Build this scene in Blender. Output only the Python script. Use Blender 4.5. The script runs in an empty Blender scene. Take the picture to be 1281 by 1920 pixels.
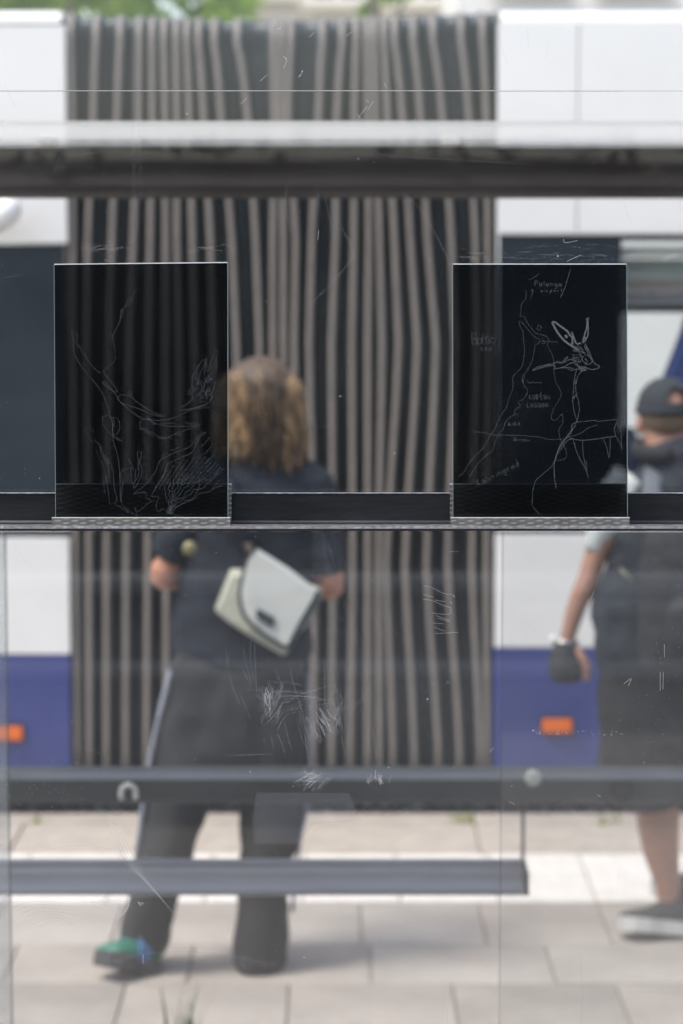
import bpy, bmesh, math, random
from mathutils import Vector, Matrix, noise
random.seed(7)
PI = math.pi
sc = bpy.context.scene
COL = sc.collection

# ------------------------------------------------------------------ camera
H = 1.93
F = 4533.0
TH = math.radians(5.84)
cam_d = bpy.data.cameras.new('camera')
cam = bpy.data.objects.new('camera', cam_d)
COL.objects.link(cam)
cam.location = (0, 0, H)
cam.rotation_euler = (PI/2 - TH, 0, 0)
cam_d.sensor_fit = 'VERTICAL'
cam_d.sensor_height = 36.0
cam_d.sensor_width = 24.0
cam_d.lens = 85.0
cam_d.clip_start = 0.05
cam_d.clip_end = 500
cam_d.dof.use_dof = True
cam_d.dof.focus_distance = 2.84
cam_d.dof.aperture_fstop = 4.9
sc.camera = cam

# ------------------------------------------------------------------ light
w = bpy.data.worlds.new("World")
sc.world = w
w.use_nodes = True
nt = w.node_tree
bg = nt.nodes['Background']
sky = nt.nodes.new('ShaderNodeTexSky')
sky.sky_type = 'NISHITA'
sky.sun_disc = False
SUN_EL, SUN_AZ = math.radians(62), math.radians(238)
sky.sun_elevation = SUN_EL
sky.sun_rotation = SUN_AZ
sky.dust_density = 3.0
hsv = nt.nodes.new('ShaderNodeHueSaturation')
hsv.inputs['Saturation'].default_value = 0.68
nt.links.new(sky.outputs[0], hsv.inputs['Color'])
nt.links.new(hsv.outputs[0], bg.inputs['Color'])
bg.inputs['Strength'].default_value = 0.15
sun_d = bpy.data.lights.new('sun', 'SUN')
sun_d.energy = 1.4
sun_d.angle = math.radians(15)
sun_d.color = (1.0, 0.93, 0.84)
sun = bpy.data.objects.new('sun', sun_d)
COL.objects.link(sun)
# azimuth: sky rotation 0 looks along +Y, clockwise seen from above
sdir = Vector((math.sin(SUN_AZ)*math.cos(SUN_EL), math.cos(SUN_AZ)*math.cos(SUN_EL), math.sin(SUN_EL)))
sun.rotation_euler = sdir.to_track_quat('Z', 'Y').to_euler()
vs = sc.view_settings
vs.view_transform = 'Standard'
vs.look = 'None'
vs.exposure = 1.16
vs.gamma = 1
vs.use_curve_mapping = False
sc.cycles.use_denoising = True
sc.cycles.max_bounces = 14
sc.cycles.transparent_max_bounces = 24
sc.cycles.caustics_reflective = False
sc.cycles.caustics_refractive = False

# ------------------------------------------------------------------ helpers
cT, sT = math.cos(TH), math.sin(TH)
def P(px, py, Y):
    """world point at distance Y in front of the camera that shows at photo pixel (px, py)"""
    u, v = (px-640.5)/F, (960-py)/F
    k = Y/(cT + sT*v)
    return Vector((u*k, Y, H + k*(-sT + cT*v)))
def Z(py, Y): return P(640, py, Y).z
def X(px, Y, py=960): return P(px, py, Y).x
def YG(py, z=0.0):
    v = (960-py)/F
    return (H-z)*(cT+sT*v)/(sT-cT*v)

def tag(o, label=None, cat=None, group=None, kind=None):
    if label: o['label'] = label
    if cat: o['category'] = cat
    if group: o['group'] = group
    if kind: o['kind'] = kind
    return o
def empty(name, loc, label=None, cat=None, group=None, rz=0):
    o = bpy.data.objects.new(name, None)
    o.empty_display_size = .1
    o.location = loc
    o.rotation_euler.z = rz
    COL.objects.link(o)
    return tag(o, label, cat, group)
def link(name, me, parent=None, mat=None, smooth=False, kind=None):
    o = bpy.data.objects.new(name, me)
    COL.objects.link(o)
    if mat is not None and not me.materials:
        for m in (mat if isinstance(mat, (list, tuple)) else [mat]): me.materials.append(m)
    if smooth:
        me.shade_smooth()
    if parent is not None:
        o.parent = parent
        p = Vector((0, 0, 0)); q = parent
        chain = []
        while q is not None:
            chain.append(q); q = q.parent
        M = Matrix.Identity(4)
        for q in reversed(chain): M = M @ q.matrix_parent_inverse @ Matrix.LocRotScale(q.location, q.rotation_euler, q.scale)
        o.matrix_parent_inverse = M.inverted()
    if kind: o['kind'] = kind
    return o
def obj(name, bm, mat=None, parent=None, smooth=False, kind=None):
    me = bpy.data.meshes.new(name)
    bmesh.ops.recalc_face_normals(bm, faces=bm.faces[:])
    bm.to_mesh(me); bm.free()
    return link(name, me, parent, mat, smooth, kind)
def box_bm(bm, x0, x1, y0, y1, z0, z1, bev=0.0):
    vs_ = [bm.verts.new((x, y, z)) for x in (x0, x1) for y in (y0, y1) for z in (z0, z1)]
    fs = [(0,1,3,2),(4,6,7,5),(0,4,5,1),(2,3,7,6),(0,2,6,4),(1,5,7,3)]
    ff = [bm.faces.new([vs_[i] for i in f]) for f in fs]
    if bev > 0:
        es = list({e for f in ff for e in f.edges})
        bmesh.ops.bevel(bm, geom=es, offset=bev, segments=2, affect='EDGES', profile=.6)
def box(name, x0, x1, y0, y1, z0, z1, mat, parent=None, bev=0.0, kind=None):
    bm = bmesh.new()
    box_bm(bm, min(x0,x1), max(x0,x1), min(y0,y1), max(y0,y1), min(z0,z1), max(z0,z1), bev)
    return obj(name, bm, mat, parent, False, kind)
def pbox(name, px0, py0, px1, py1, Y, d, mat, parent=None, bev=0.0):
    """box standing at distance Y .. Y+d"""
    c = (py0+py1)/2
    return box(name, X(px0, Y, c), X(px1, Y, c), Y, Y+d, Z(py0, Y), Z(py1, Y), mat, parent, bev)
def extrude_profile(name, prof, x0, x1, mat, parent=None, smooth=False, closed=True):
    """prof = list of (y,z); extruded along x"""
    bm = bmesh.new()
    a = [bm.verts.new((x0, y, z)) for y, z in prof]
    b = [bm.verts.new((x1, y, z)) for y, z in prof]
    n = len(prof)
    for i in range(n if closed else n-1):
        j = (i+1) % n
        bm.faces.new((a[i], a[j], b[j], b[i]))
    if closed:
        bm.faces.new(a[::-1]); bm.faces.new(b)
    o = obj(name, bm, mat, parent)
    if smooth:
        o.data.shade_smooth()
        try: o.data.set_sharp_from_angle(angle=math.radians(32))
        except Exception: pass
    return o
def tube_bm(bm, pts, rs, seg=12, wax=None, caps=True):
    """pts: Vectors. rs: r or (ra,rb): ra along width axis, rb along the other"""
    rings = []
    n = len(pts)
    pw = Vector(wax) if wax is not None else None
    for i, p in enumerate(pts):
        t = (pts[min(i+1, n-1)] - pts[max(i-1, 0)])
        if t.length < 1e-9: t = Vector((0, 0, 1))
        t.normalize()
        wv = pw if pw is not None else (Vector((1,0,0)) if abs(t.x) < .9 else Vector((0,1,0)))
        a = (wv - t*wv.dot(t))
        if a.length < 1e-4: a = Vector((0,1,0)) - t*t.y
        a.normalize()
        b = t.cross(a)
        pw = a if wax is None else pw
        r = rs[i] if isinstance(rs, (list, tuple)) and not isinstance(rs, Vector) else rs
        ra, rb = (r if isinstance(r, (tuple, list)) else (r, r))
        rings.append([bm.verts.new(p + a*ra*math.cos(2*PI*k/seg) + b*rb*math.sin(2*PI*k/seg)) for k in range(seg)])
    for i in range(n-1):
        for k in range(seg):
            bm.faces.new((rings[i][k], rings[i][(k+1)%seg], rings[i+1][(k+1)%seg], rings[i+1][k]))
    if caps:
        bm.faces.new(rings[0][::-1]); bm.faces.new(rings[-1])
def ball_bm(bm, c, r, seg=16, rot=None):
    if not isinstance(r, (tuple, list)): r = (r, r, r)
    M = Matrix.Translation(c) @ (rot.to_4x4() if rot is not None else Matrix.Identity(4)) @ Matrix.Diagonal((r[0], r[1], r[2], 1))
    nv = seg//2+2
    rows_ = []
    for i in range(1, nv):
        ph = PI*i/nv
        rows_.append([bm.verts.new(M @ Vector((math.sin(ph)*math.cos(2*PI*k/seg), math.sin(ph)*math.sin(2*PI*k/seg), math.cos(ph)))) for k in range(seg)])
    t_, b_ = bm.verts.new(M @ Vector((0, 0, 1))), bm.verts.new(M @ Vector((0, 0, -1)))
    for r0, r1 in zip(rows_, rows_[1:]):
        for k in range(seg): bm.faces.new((r0[k], r1[k], r1[(k+1)%seg], r0[(k+1)%seg]))
    for k in range(seg):
        bm.faces.new((t_, rows_[0][k], rows_[0][(k+1)%seg])); bm.faces.new((b_, rows_[-1][(k+1)%seg], rows_[-1][k]))
def remeshed(name, bm, mat, parent, voxel=.008, smooth_it=4, disp=None):
    """fuse overlapping closed lofts into ONE continuous surface"""
    me = bpy.data.meshes.new(name+'_src'); 
    bmesh.ops.recalc_face_normals(bm, faces=bm.faces[:])
    bm.to_mesh(me); bm.free()
    o = bpy.data.objects.new(name+'_src', me); COL.objects.link(o)
    m = o.modifiers.new('r', 'REMESH'); m.mode = 'VOXEL'; m.voxel_size = voxel
    s = o.modifiers.new('s', 'SMOOTH'); s.iterations = smooth_it; s.factor = .5
    dg = bpy.context.evaluated_depsgraph_get(); dg.update()
    me2 = bpy.data.meshes.new_from_object(o.evaluated_get(dg))
    bpy.data.objects.remove(o); bpy.data.meshes.remove(me)
    me2.name = name
    me2.materials.clear()
    if disp:
        n = len(me2.vertices)
        co = [0.0]*(3*n); no = [0.0]*(3*n)
        me2.vertices.foreach_get('co', co); me2.vertex_normals.foreach_get('vector', no)
        out = []
        for i in range(n): out.extend(disp(Vector(co[3*i:3*i+3]), Vector(no[3*i:3*i+3])))
        me2.vertices.foreach_set('co', out); me2.update()
    return link(name, me2, parent, mat, True)

# ------------------------------------------------------------------ materials
def mat(name, col, rough=.6, metal=0.0, var=0.0, vscale=8.0, bump=0.0, bscale=60.0, spec=.5, stretch=None, col2=None, coat=0.0):
    m = bpy.data.materials.new(name); m.use_nodes = True
    nt = m.node_tree; b = nt.nodes['Principled BSDF']
    b.inputs['Base Color'].default_value = (*col, 1)
    b.inputs['Roughness'].default_value = rough
    b.inputs['Metallic'].default_value = metal
    b.inputs['Specular IOR Level'].default_value = spec
    b.inputs['Coat Weight'].default_value = coat
    tc = nt.nodes.new('ShaderNodeTexCoord'); src = tc.outputs['Object']
    if stretch:
        mp = nt.nodes.new('ShaderNodeMapping'); mp.inputs['Scale'].default_value = stretch
        nt.links.new(src, mp.inputs[0]); src = mp.outputs[0]
    if var > 0:
        n = nt.nodes.new('ShaderNodeTexNoise'); n.inputs['Scale'].default_value = vscale
        n.inputs['Detail'].default_value = 6; n.inputs['Roughness'].default_value = .65
        nt.links.new(src, n.inputs['Vector'])
        r = nt.nodes.new('ShaderNodeValToRGB')
        r.color_ramp.elements[0].position = .3; r.color_ramp.elements[1].position = .7
        c2 = col2 or tuple(c*(1-var) for c in col)
        c1 = col if col2 else tuple(min(1, c*(1+var*.5)) for c in col)
        r.color_ramp.elements[0].color = (*c2, 1); r.color_ramp.elements[1].color = (*c1, 1)
        nt.links.new(n.outputs['Fac'], r.inputs[0]); nt.links.new(r.outputs[0], b.inputs['Base Color'])
        mr = nt.nodes.new('ShaderNodeMapRange'); mr.inputs['To Min'].default_value = max(0, rough-.08); mr.inputs['To Max'].default_value = min(1, rough+.1)
        nt.links.new(n.outputs['Fac'], mr.inputs[0]); nt.links.new(mr.outputs[0], b.inputs['Roughness'])
    if bump > 0:
        n2 = nt.nodes.new('ShaderNodeTexNoise'); n2.inputs['Scale'].default_value = bscale; n2.inputs['Detail'].default_value = 4
        nt.links.new(src, n2.inputs['Vector'])
        bp = nt.nodes.new('ShaderNodeBump'); bp.inputs['Strength'].default_value = bump; bp.inputs['Distance'].default_value = .01
        nt.links.new(n2.outputs['Fac'], bp.inputs['Height']); nt.links.new(bp.outputs[0], b.inputs['Normal'])
    return m
def glass(name, tint, dust=0.0, dust_col=(.8,.8,.8), rough=0.0, dscale=5.0, trans=0.0):
    """thin pane: each face tints what is seen through it, mirrors a little (Fresnel) and carries dust that also lays in haze"""
    m = bpy.data.materials.new(name); m.use_nodes = True
    nt = m.node_tree; nt.nodes.clear()
    out = nt.nodes.new('ShaderNodeOutputMaterial')
    tr = nt.nodes.new('ShaderNodeBsdfTransparent'); tr.inputs[0].default_value = (*tint, 1)
    gl = nt.nodes.new('ShaderNodeBsdfGlossy'); gl.inputs['Roughness'].default_value = rough
    fr = nt.nodes.new('ShaderNodeFresnel'); fr.inputs['IOR'].default_value = 1.5
    geo = nt.nodes.new('ShaderNodeNewGeometry')
    # the same reflectance on both faces
    mrr = nt.nodes.new('ShaderNodeMapRange'); mrr.inputs['To Min'].default_value = 1.5; mrr.inputs['To Max'].default_value = 1/1.5
    nt.links.new(geo.outputs['Backfacing'], mrr.inputs[0]); 
    mix = nt.nodes.new('ShaderNodeMixShader')
    nt.links.new(fr.outputs[0], mix.inputs[0]); nt.links.new(tr.outputs[0], mix.inputs[1]); nt.links.new(gl.outputs[0], mix.inputs[2])
    inv = nt.nodes.new('ShaderNodeMath'); inv.operation = 'ADD'
    nt.links.new(mrr.outputs[0], fr.inputs['IOR'])
    res = mix.outputs[0]
    if dust > 0:
        d = nt.nodes.new('ShaderNodeBsdfDiffuse'); d.inputs[0].default_value = (*dust_col, 1)
        t = nt.nodes.new('ShaderNodeBsdfTranslucent'); t.inputs[0].default_value = (*dust_col, 1)
        dm = nt.nodes.new('ShaderNodeMixShader'); dm.inputs[0].default_value = .5
        nt.links.new(d.outputs[0], dm.inputs[1]); nt.links.new(t.outputs[0], dm.inputs[2])
        tc = nt.nodes.new('ShaderNodeTexCoord')
        n = nt.nodes.new('ShaderNodeTexNoise'); n.inputs['Scale'].default_value = dscale; n.inputs['Detail'].default_value = 8
        nt.links.new(tc.outputs['Object'], n.inputs['Vector'])
        mr = nt.nodes.new('ShaderNodeMapRange'); mr.inputs['From Min'].default_value = .3; mr.inputs['From Max'].default_value = .7
        mr.inputs['To Min'].default_value = dust*.4; mr.inputs['To Max'].default_value = dust*1.6
        nt.links.new(n.outputs['Fac'], mr.inputs[0])
        m2 = nt.nodes.new('ShaderNodeMixShader')
        nt.links.new(mr.outputs[0], m2.inputs[0]); nt.links.new(res, m2.inputs[1]); nt.links.new(dm.outputs[0], m2.inputs[2])
        res = m2.outputs[0]
    nt.links.new(res, out.inputs[0])
    return m
def scratch_mat(name, col, alpha):
    m = bpy.data.materials.new(name); m.use_nodes = True
    nt = m.node_tree; nt.nodes.clear()
    out = nt.nodes.new('ShaderNodeOutputMaterial')
    tr = nt.nodes.new('ShaderNodeBsdfTransparent')
    d = nt.nodes.new('ShaderNodeBsdfDiffuse'); d.inputs[0].default_value = (*col, 1)
    t = nt.nodes.new('ShaderNodeBsdfTranslucent'); t.inputs[0].default_value = (*col, 1)
    dm = nt.nodes.new('ShaderNodeMixShader'); dm.inputs[0].default_value = .4
    nt.links.new(d.outputs[0], dm.inputs[1]); nt.links.new(t.outputs[0], dm.inputs[2])
    mx = nt.nodes.new('ShaderNodeMixShader'); mx.inputs[0].default_value = alpha
    nt.links.new(tr.outputs[0], mx.inputs[1]); nt.links.new(dm.outputs[0], mx.inputs[2])
    nt.links.new(mx.outputs[0], out.inputs[0])
    return m

M = {}
M['bus_white'] = mat('bus_white', (.74,.73,.72), .3, var=.04, vscale=3, coat=.3)
M['bus_blue'] = mat('bus_blue', (.022,.036,.185), .35, var=.12, vscale=4, coat=.3)
M['bus_dark'] = mat('bus_dark', (.025,.03,.035), .4, var=.2, vscale=4)
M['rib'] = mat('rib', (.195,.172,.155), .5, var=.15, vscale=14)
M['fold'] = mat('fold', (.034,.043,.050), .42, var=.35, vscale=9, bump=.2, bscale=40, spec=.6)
M['rubber'] = mat('rubber', (.015,.015,.016), .8, var=.2)
M['orange'] = mat('orange_lens', (.72,.14,.012), .25, var=.06, vscale=30)
M['seat_blue'] = mat('seat_blue', (.03,.05,.18), .9, var=.2, vscale=20)
M['interior'] = mat('interior', (.35,.33,.31), .7, var=.1)
M['beam'] = mat('beam_paint', (.036,.030,.029), .45, var=.12, vscale=5, spec=.2)
M['beam_low'] = mat('rail_steel', (.10,.105,.105), .42, metal=.5, var=.2, vscale=6)
M['seat_metal'] = mat('seat_metal', (.34,.35,.385), .40, metal=.5, var=.15, vscale=3, stretch=(1,6,6))
M['steel_dark'] = mat('angle_steel', (.022,.023,.026), .32, metal=.35, var=.5, vscale=10, bump=.05, bscale=140, stretch=(.6,3,3))
M['steel_edge'] = mat('lit_edge_steel', (.36,.36,.38), .35, metal=.7, var=.45, vscale=120, bump=.3, bscale=200)
M['bare_edge'] = mat('glass_edge', (.55,.66,.66), .15, var=.1, vscale=40)
M['pale_rail'] = mat('pale_rail', (.55,.55,.55), .5)
M['edge_highlight'] = mat('edge_highlight', (.62,.66,.68), .35, metal=.2, var=.15, vscale=60)  # pale colour painted on edges in place of their reflected highlights
M['lit_steel'] = mat('lit_steel', (.30,.32,.36), .4, metal=.3, var=.1)
M['bolt'] = mat('bolt', (.62,.61,.56), .4, metal=.2)
M['white_plastic'] = mat('white_plastic', (.8,.8,.79), .4)
M['slab'] = mat('concrete_slab', (.35,.315,.282), .85, var=.30, vscale=1.6, bump=.4, bscale=90)
M['slab_b'] = mat('concrete_slab_dark', (.315,.285,.255), .85, var=.32, vscale=2.0, bump=.4, bscale=90)
M['slab_c'] = mat('concrete_slab_pale', (.36,.33,.30), .85, var=.28, vscale=1.8, bump=.4, bscale=90)
M['kerb'] = mat('kerb_stone', (.40,.355,.31), .85, var=.2, vscale=9, bump=.4, bscale=80)
M['tactile'] = mat('tactile_white', (.66,.63,.60), .75, var=.12, vscale=8, bump=.3, bscale=80)
M['joint'] = mat('joint_sand', (.30,.265,.235), .95, var=.3, vscale=30)
M['asphalt'] = mat('asphalt', (.05,.048,.047), .9, var=.3, vscale=20, bump=.5, bscale=120)
M['ground'] = mat('ground_earth', (.16,.15,.13), .95, var=.4, vscale=.6)
M['stone'] = mat('gravel', (.42,.40,.40), .35, var=.5, vscale=12)
M['leaf'] = mat('leaf', (.24,.38,.06), .6, var=.4, vscale=3)
M['leaf_dark'] = mat('hedge_leaf', (.022,.035,.018), .6, var=.5, vscale=3)
M['leaf_yellow'] = mat('weed_leaf', (.22,.24,.04), .6, var=.3, vscale=30)
M['grass'] = mat('grass_blade', (.045,.13,.015), .6, var=.3, vscale=20)
M['bark'] = mat('bark', (.10,.08,.06), .9, var=.3, bump=.5)
M['facade'] = mat('facade_cream', (.62,.58,.49), .9, var=.1, vscale=2, bump=.2)
M['facade_w'] = mat('facade_white', (.76,.75,.73), .9, var=.06, vscale=2, bump=.2)
M['roof_red'] = mat('roof_tile', (.42,.17,.11), .8, var=.3)
M['pane_far'] = mat('window_glass_far', (.10,.13,.16), .08, spec=.8)
M['skin'] = mat('skin', (.40,.215,.155), .5, var=.12, vscale=25)
M['skin_tan'] = mat('skin_tan', (.46,.21,.13), .5, var=.12, vscale=25)
M['hair'] = mat('hair', (.125,.075,.04), .42, var=.75, vscale=22, stretch=(1.4,1.4,.16), bump=.9, bscale=60, col2=(.035,.022,.014))
M['hair_dark'] = mat('cropped_hair', (.22,.15,.105), .8, var=.3, vscale=60, bump=.6, bscale=300)
M['navy'] = mat('navy_knit', (.011,.016,.028), .9, var=.3, vscale=12, bump=.4, bscale=160)
M['trouser'] = mat('charcoal_cloth', (.022,.023,.026), .9, var=.25, vscale=9, bump=.4, bscale=120)
M['stripe'] = mat('trouser_stripe', (.20,.215,.26), .8, var=.15, vscale=20)
M['bag'] = mat('bag_canvas', (.52,.52,.43), .55, var=.12, vscale=9, bump=.3, bscale=50)
M['bag2'] = mat('bag_pale', (.62,.63,.60), .35, var=.1, vscale=9, bump=.3, bscale=30)
M['piping'] = mat('bag_piping', (.03,.045,.05), .6)
M['shoe_green'] = mat('shoe_green', (.018,.15,.10), .5, var=.3, vscale=40)
M['shoe_blue'] = mat('shoe_blue', (.03,.12,.28), .5)
M['shoe_dark'] = mat('shoe_dark', (.028,.03,.034), .7, var=.2, vscale=40)
M['sole'] = mat('sole_white', (.46,.455,.44), .6, var=.1)
M['sole_dark'] = mat('sole_dark', (.035,.035,.037), .7)
M['cap'] = mat('cap_cloth', (.022,.027,.034), .85, var=.2, vscale=20, bump=.3, bscale=200)
M['jacket'] = mat('dark_jacket', (.013,.018,.028), .8, var=.25, vscale=8, bump=.5, bscale=40)
M['pack'] = mat('backpack_cloth', (.020,.022,.027), .8, var=.3, vscale=8, bump=.5, bscale=60)
M['tee'] = mat('pale_tee', (.52,.55,.54), .85, var=.08, vscale=12)
M['shorts'] = mat('black_shorts', (.013,.013,.015), .9, var=.2, vscale=10, bump=.4, bscale=80)
M['glove'] = mat('glove', (.022,.024,.028), .7, var=.2, vscale=40)
M['chrome'] = mat('chrome', (.9,.9,.9), .12, metal=1.0)
M['beige'] = mat('beige_patch', (.30,.27,.20), .8)
M['eye'] = mat('eye', (.5,.5,.5), .2)
M['glass_up'] = glass('glass_upper', (.965,.975,.975), dust=.012, dscale=4)
M['glass_lo'] = glass('glass_lower', (.95,.96,.96), dust=.035, dscale=3)  # dust layer also paints the veil of haze over the lower view
M['glass_far'] = glass('glass_front', (.97,.975,.975), dust=.006)
M['smoked'] = glass('smoked_glass', (.33,.35,.375), dust=.005)
M['canopy'] = scratch_mat('canopy_glass', (.88,.89,.89), .58)  # white mix stands in for the bright reflection on the glass
M['bus_glass'] = glass('bus_glass', (.93,.95,.95), dust=.01)
M['dark_glass'] = mat('tinted_glass', (.020,.028,.038), .06, spec=.6)
M['scratch'] = scratch_mat('scratch', (.82,.84,.85), .25)
M['scratch_s'] = scratch_mat('scratch_strong', (.9,.9,.9), .45)
M['engrave'] = scratch_mat('engraving', (.34,.38,.42), .27)
M['engrave_s'] = scratch_mat('engraving_strong', (.38,.41,.44), .38)
M['tape'] = scratch_mat('tape_film', (.45,.47,.52), .10)
M['paper'] = scratch_mat('torn_paper', (.75,.68,.66), .22)

def lozenge():
    m = mat('stamped_steel', (.25,.24,.225), .34, metal=.75, var=.2, vscale=30)
    nt = m.node_tree; b = nt.nodes['Principled BSDF']
    tc = nt.nodes.new('ShaderNodeTexCoord'); sp = nt.nodes.new('ShaderNodeSeparateXYZ')
    nt.links.new(tc.outputs['Object'], sp.inputs[0])
    def mth(op, a, bb=None):
        n = nt.nodes.new('ShaderNodeMath'); n.operation = op
        for i, v in enumerate((a, bb)):
            if v is None: continue
            if isinstance(v, (int, float)): n.inputs[i].default_value = v
            else: nt.links.new(v, n.inputs[i])
        return n.outputs[0]
    u = mth('MULTIPLY', sp.outputs[0], 2*PI/.020); v = mth('MULTIPLY', sp.outputs[2], 2*PI/.0056)
    h = mth('MULTIPLY', mth('COSINE', u), mth('COSINE', v))
    bp = nt.nodes.new('ShaderNodeBump'); bp.inputs['Strength'].default_value = .35; bp.inputs['Distance'].default_value = .0006
    nt.links.new(h, bp.inputs['Height']); nt.links.new(bp.outputs[0], b.inputs['Normal'])
    rp = nt.nodes.new('ShaderNodeMapRange'); rp.inputs['From Min'].default_value = -1; rp.inputs['To Min'].default_value = .22; rp.inputs['To Max'].default_value = .5
    nt.links.new(h, rp.inputs[0])
    return m
M['stamped'] = lozenge()

def leafmat(name, col):
    m = mat(name, col, .5, var=.35, vscale=2.5); nt = m.node_tree
    b = nt.nodes['Principled BSDF']; out = nt.nodes['Material Output']
    t = nt.nodes.new('ShaderNodeBsdfTranslucent'); t.inputs[0].default_value = (col[0]*1.5, col[1]*1.4, col[2], 1)
    mx = nt.nodes.new('ShaderNodeMixShader'); mx.inputs[0].default_value = .5
    nt.links.new(b.outputs[0], mx.inputs[1]); nt.links.new(t.outputs[0], mx.inputs[2]); nt.links.new(mx.outputs[0], out.inputs[0])
    return m
M['leaf'] = leafmat('leaf_sunlit', (.30,.46,.06))

# ================================================================== SETTING
KY = YG(1541)            # kerb edge
GY0 = YG(1600); GY1 = YG(1690)
gm = bmesh.new()
bmesh.ops.create_grid(gm, x_segments=1, y_segments=1, size=200, matrix=Matrix.Translation((0, 0, -.30)))
tag(obj('ground', gm, M['ground']), kind='structure', label='earth ground reaching to the horizon')
road = box('road', -40, 40, KY+.13, 14.2, -.29, -.15, M['asphalt'])
tag(road, 'dark asphalt carriageway under the bus', kind='structure')
pave = box('pavement', -8, 8, -2.5, KY-.0, -.29, -.012, M['joint'])
tag(pave, 'pale concrete slab pavement at the bus stop', kind='structure')
# far pavement
far = box('far_pavement', -40, 40, 14.2, 60, -.29, -.02, M['slab_b'])
tag(far, 'grey pavement on the far side of the road', kind='structure')

def slab_mesh(wx, wy, domes=False):
    bm = bmesh.new()
    box_bm(bm, -wx/2, wx/2, -wy/2, wy/2, -.045, 0, .004)
    if domes:
        n = 5
        for i in range(n):
            for j in range(n):
                x = (i-(n-1)/2)*wx/n; y = (j-(n-1)/2)*wy/n
                r0 = [bm.verts.new((x+.016*math.cos(a), y+.016*math.sin(a), -.001)) for a in [k*PI/4 for k in range(8)]]
                r1 = [bm.verts.new((x+.010*math.cos(a), y+.010*math.sin(a), .003)) for a in [k*PI/4 for k in range(8)]]
                for k in range(8): bm.faces.new((r0[k], r0[(k+1)%8], r1[(k+1)%8], r1[k]))
                bm.faces.new(r1)
    me = bpy.data.meshes.new('slab'); bmesh.ops.recalc_face_normals(bm, faces=bm.faces[:]); bm.to_mesh(me); bm.free()
    return me
def lay(name, me, x, y, m, jz=.0):
    o = bpy.data.objects.new(name, me); COL.objects.link(o); o.parent = pave
    o.location = (x, y, jz); 
    if m is not None:
        if not me.materials: me.materials.append(m)
        o.material_slots[0].link = 'OBJECT'; o.material_slots[0].material = m
    return o
# kerb row
kw = .78; kd = KY-GY0
me = slab_mesh(kw-.008, kd-.006)
for i in range(-4, 5):
    lay('kerb_stone', me, i*kw + .07, (KY+GY0)/2, M['kerb'], random.uniform(-.002, .001))
kerb_face = box('kerb_face', -8, 8, KY+.002, KY+.13, -.28, -.001, M['kerb'], pave)
# tactile row (two rows of small blister slabs)
td = (GY0-GY1)/2
me = slab_mesh(.30-.005, td-.005, True)
for r in range(2):
    for i in range(-8, 9):
        lay('tactile_slab', me, i*.30+.03, GY1+td*(r+.5), M['tactile'], random.uniform(-.0015, .001))
# big slabs, staggered
rows = [YG(1690), YG(1770), YG(1843), YG(1925)]
d = .44
while rows[-1] > 3.0: rows.append(rows[-1]-d)
wsl = .40
rnd = random.Random(3)
for r in range(len(rows)-1):
    y1, y0 = rows[r], rows[r+1]
    ww = .36 if r == 0 else (.50 if r % 2 else .44)
    me = slab_mesh(ww-.004, (y1-y0)-.004)
    off = {0: X(910, (y0+y1)/2) , 1: X(1040, (y0+y1)/2), 2: X(1180, (y0+y1)/2)}.get(r, rnd.uniform(0, .4))
    nn = int(2.6/ww)
    for i in range(-nn, nn+1):
        lay('slab', me, off + (i+.5)*ww, (y0+y1)/2, rnd.choice([M['slab'], M['slab'], M['slab_b'], M['slab_c']]), rnd.uniform(-.003, .001))

# gravel and leaf litter at the foot of the bus
gb = bmesh.new(); rg = random.Random(5)
for i in range(1500):
    x = rg.uniform(-2.2, 2.2); y = rg.uniform(8.75, 10.3); r = rg.uniform(.008, .026)
    ball_bm(gb, Vector((x, y, -.15+r*.4)), (r, r*rg.uniform(.6, 1), r*rg.uniform(.4, .8)), 6, Matrix.Rotation(rg.random()*6, 3, 'Z'))
tag(obj('gravel', gb, M['stone']), 'loose pale gravel lying on the road under the bus', kind='stuff')

# ------------------------------------------------------------------ leaf crowns
def crown_mesh(rx, ry, rz, n, size, seed, z0=0, clumps=26):
    r = random.Random(seed); bm = bmesh.new()
    cs = []
    for _ in range(clumps):
        th = r.uniform(0, 2*PI); ph = math.acos(r.uniform(-1, 1)); q = r.uniform(.35, .95)
        cs.append((Vector((rx*q*math.sin(ph)*math.cos(th), ry*q*math.sin(ph)*math.sin(th), rz*q*math.cos(ph)+z0)), r.uniform(.16, .34)*min(rx, rz)))
    for _ in range(n):
        c, cr = r.choice(cs)
        dv = Vector((r.gauss(0, 1), r.gauss(0, 1), r.gauss(0, .8))); dv.normalize()
        p = c + dv*cr*r.uniform(.5, 1.15)
        s = size*r.uniform(.6, 1.3)
        a = Vector((r.gauss(0, 1), r.gauss(0, 1), r.gauss(0, .6))).normalized(); b = a.cross(Vector((r.gauss(0,1), r.gauss(0,1), r.gauss(0,1)))).normalized()
        bm.faces.new([bm.verts.new(p - a*s), bm.verts.new(p + b*s*.45), bm.verts.new(p + a*s), bm.verts.new(p - b*s*.45)])
    return bm
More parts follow.
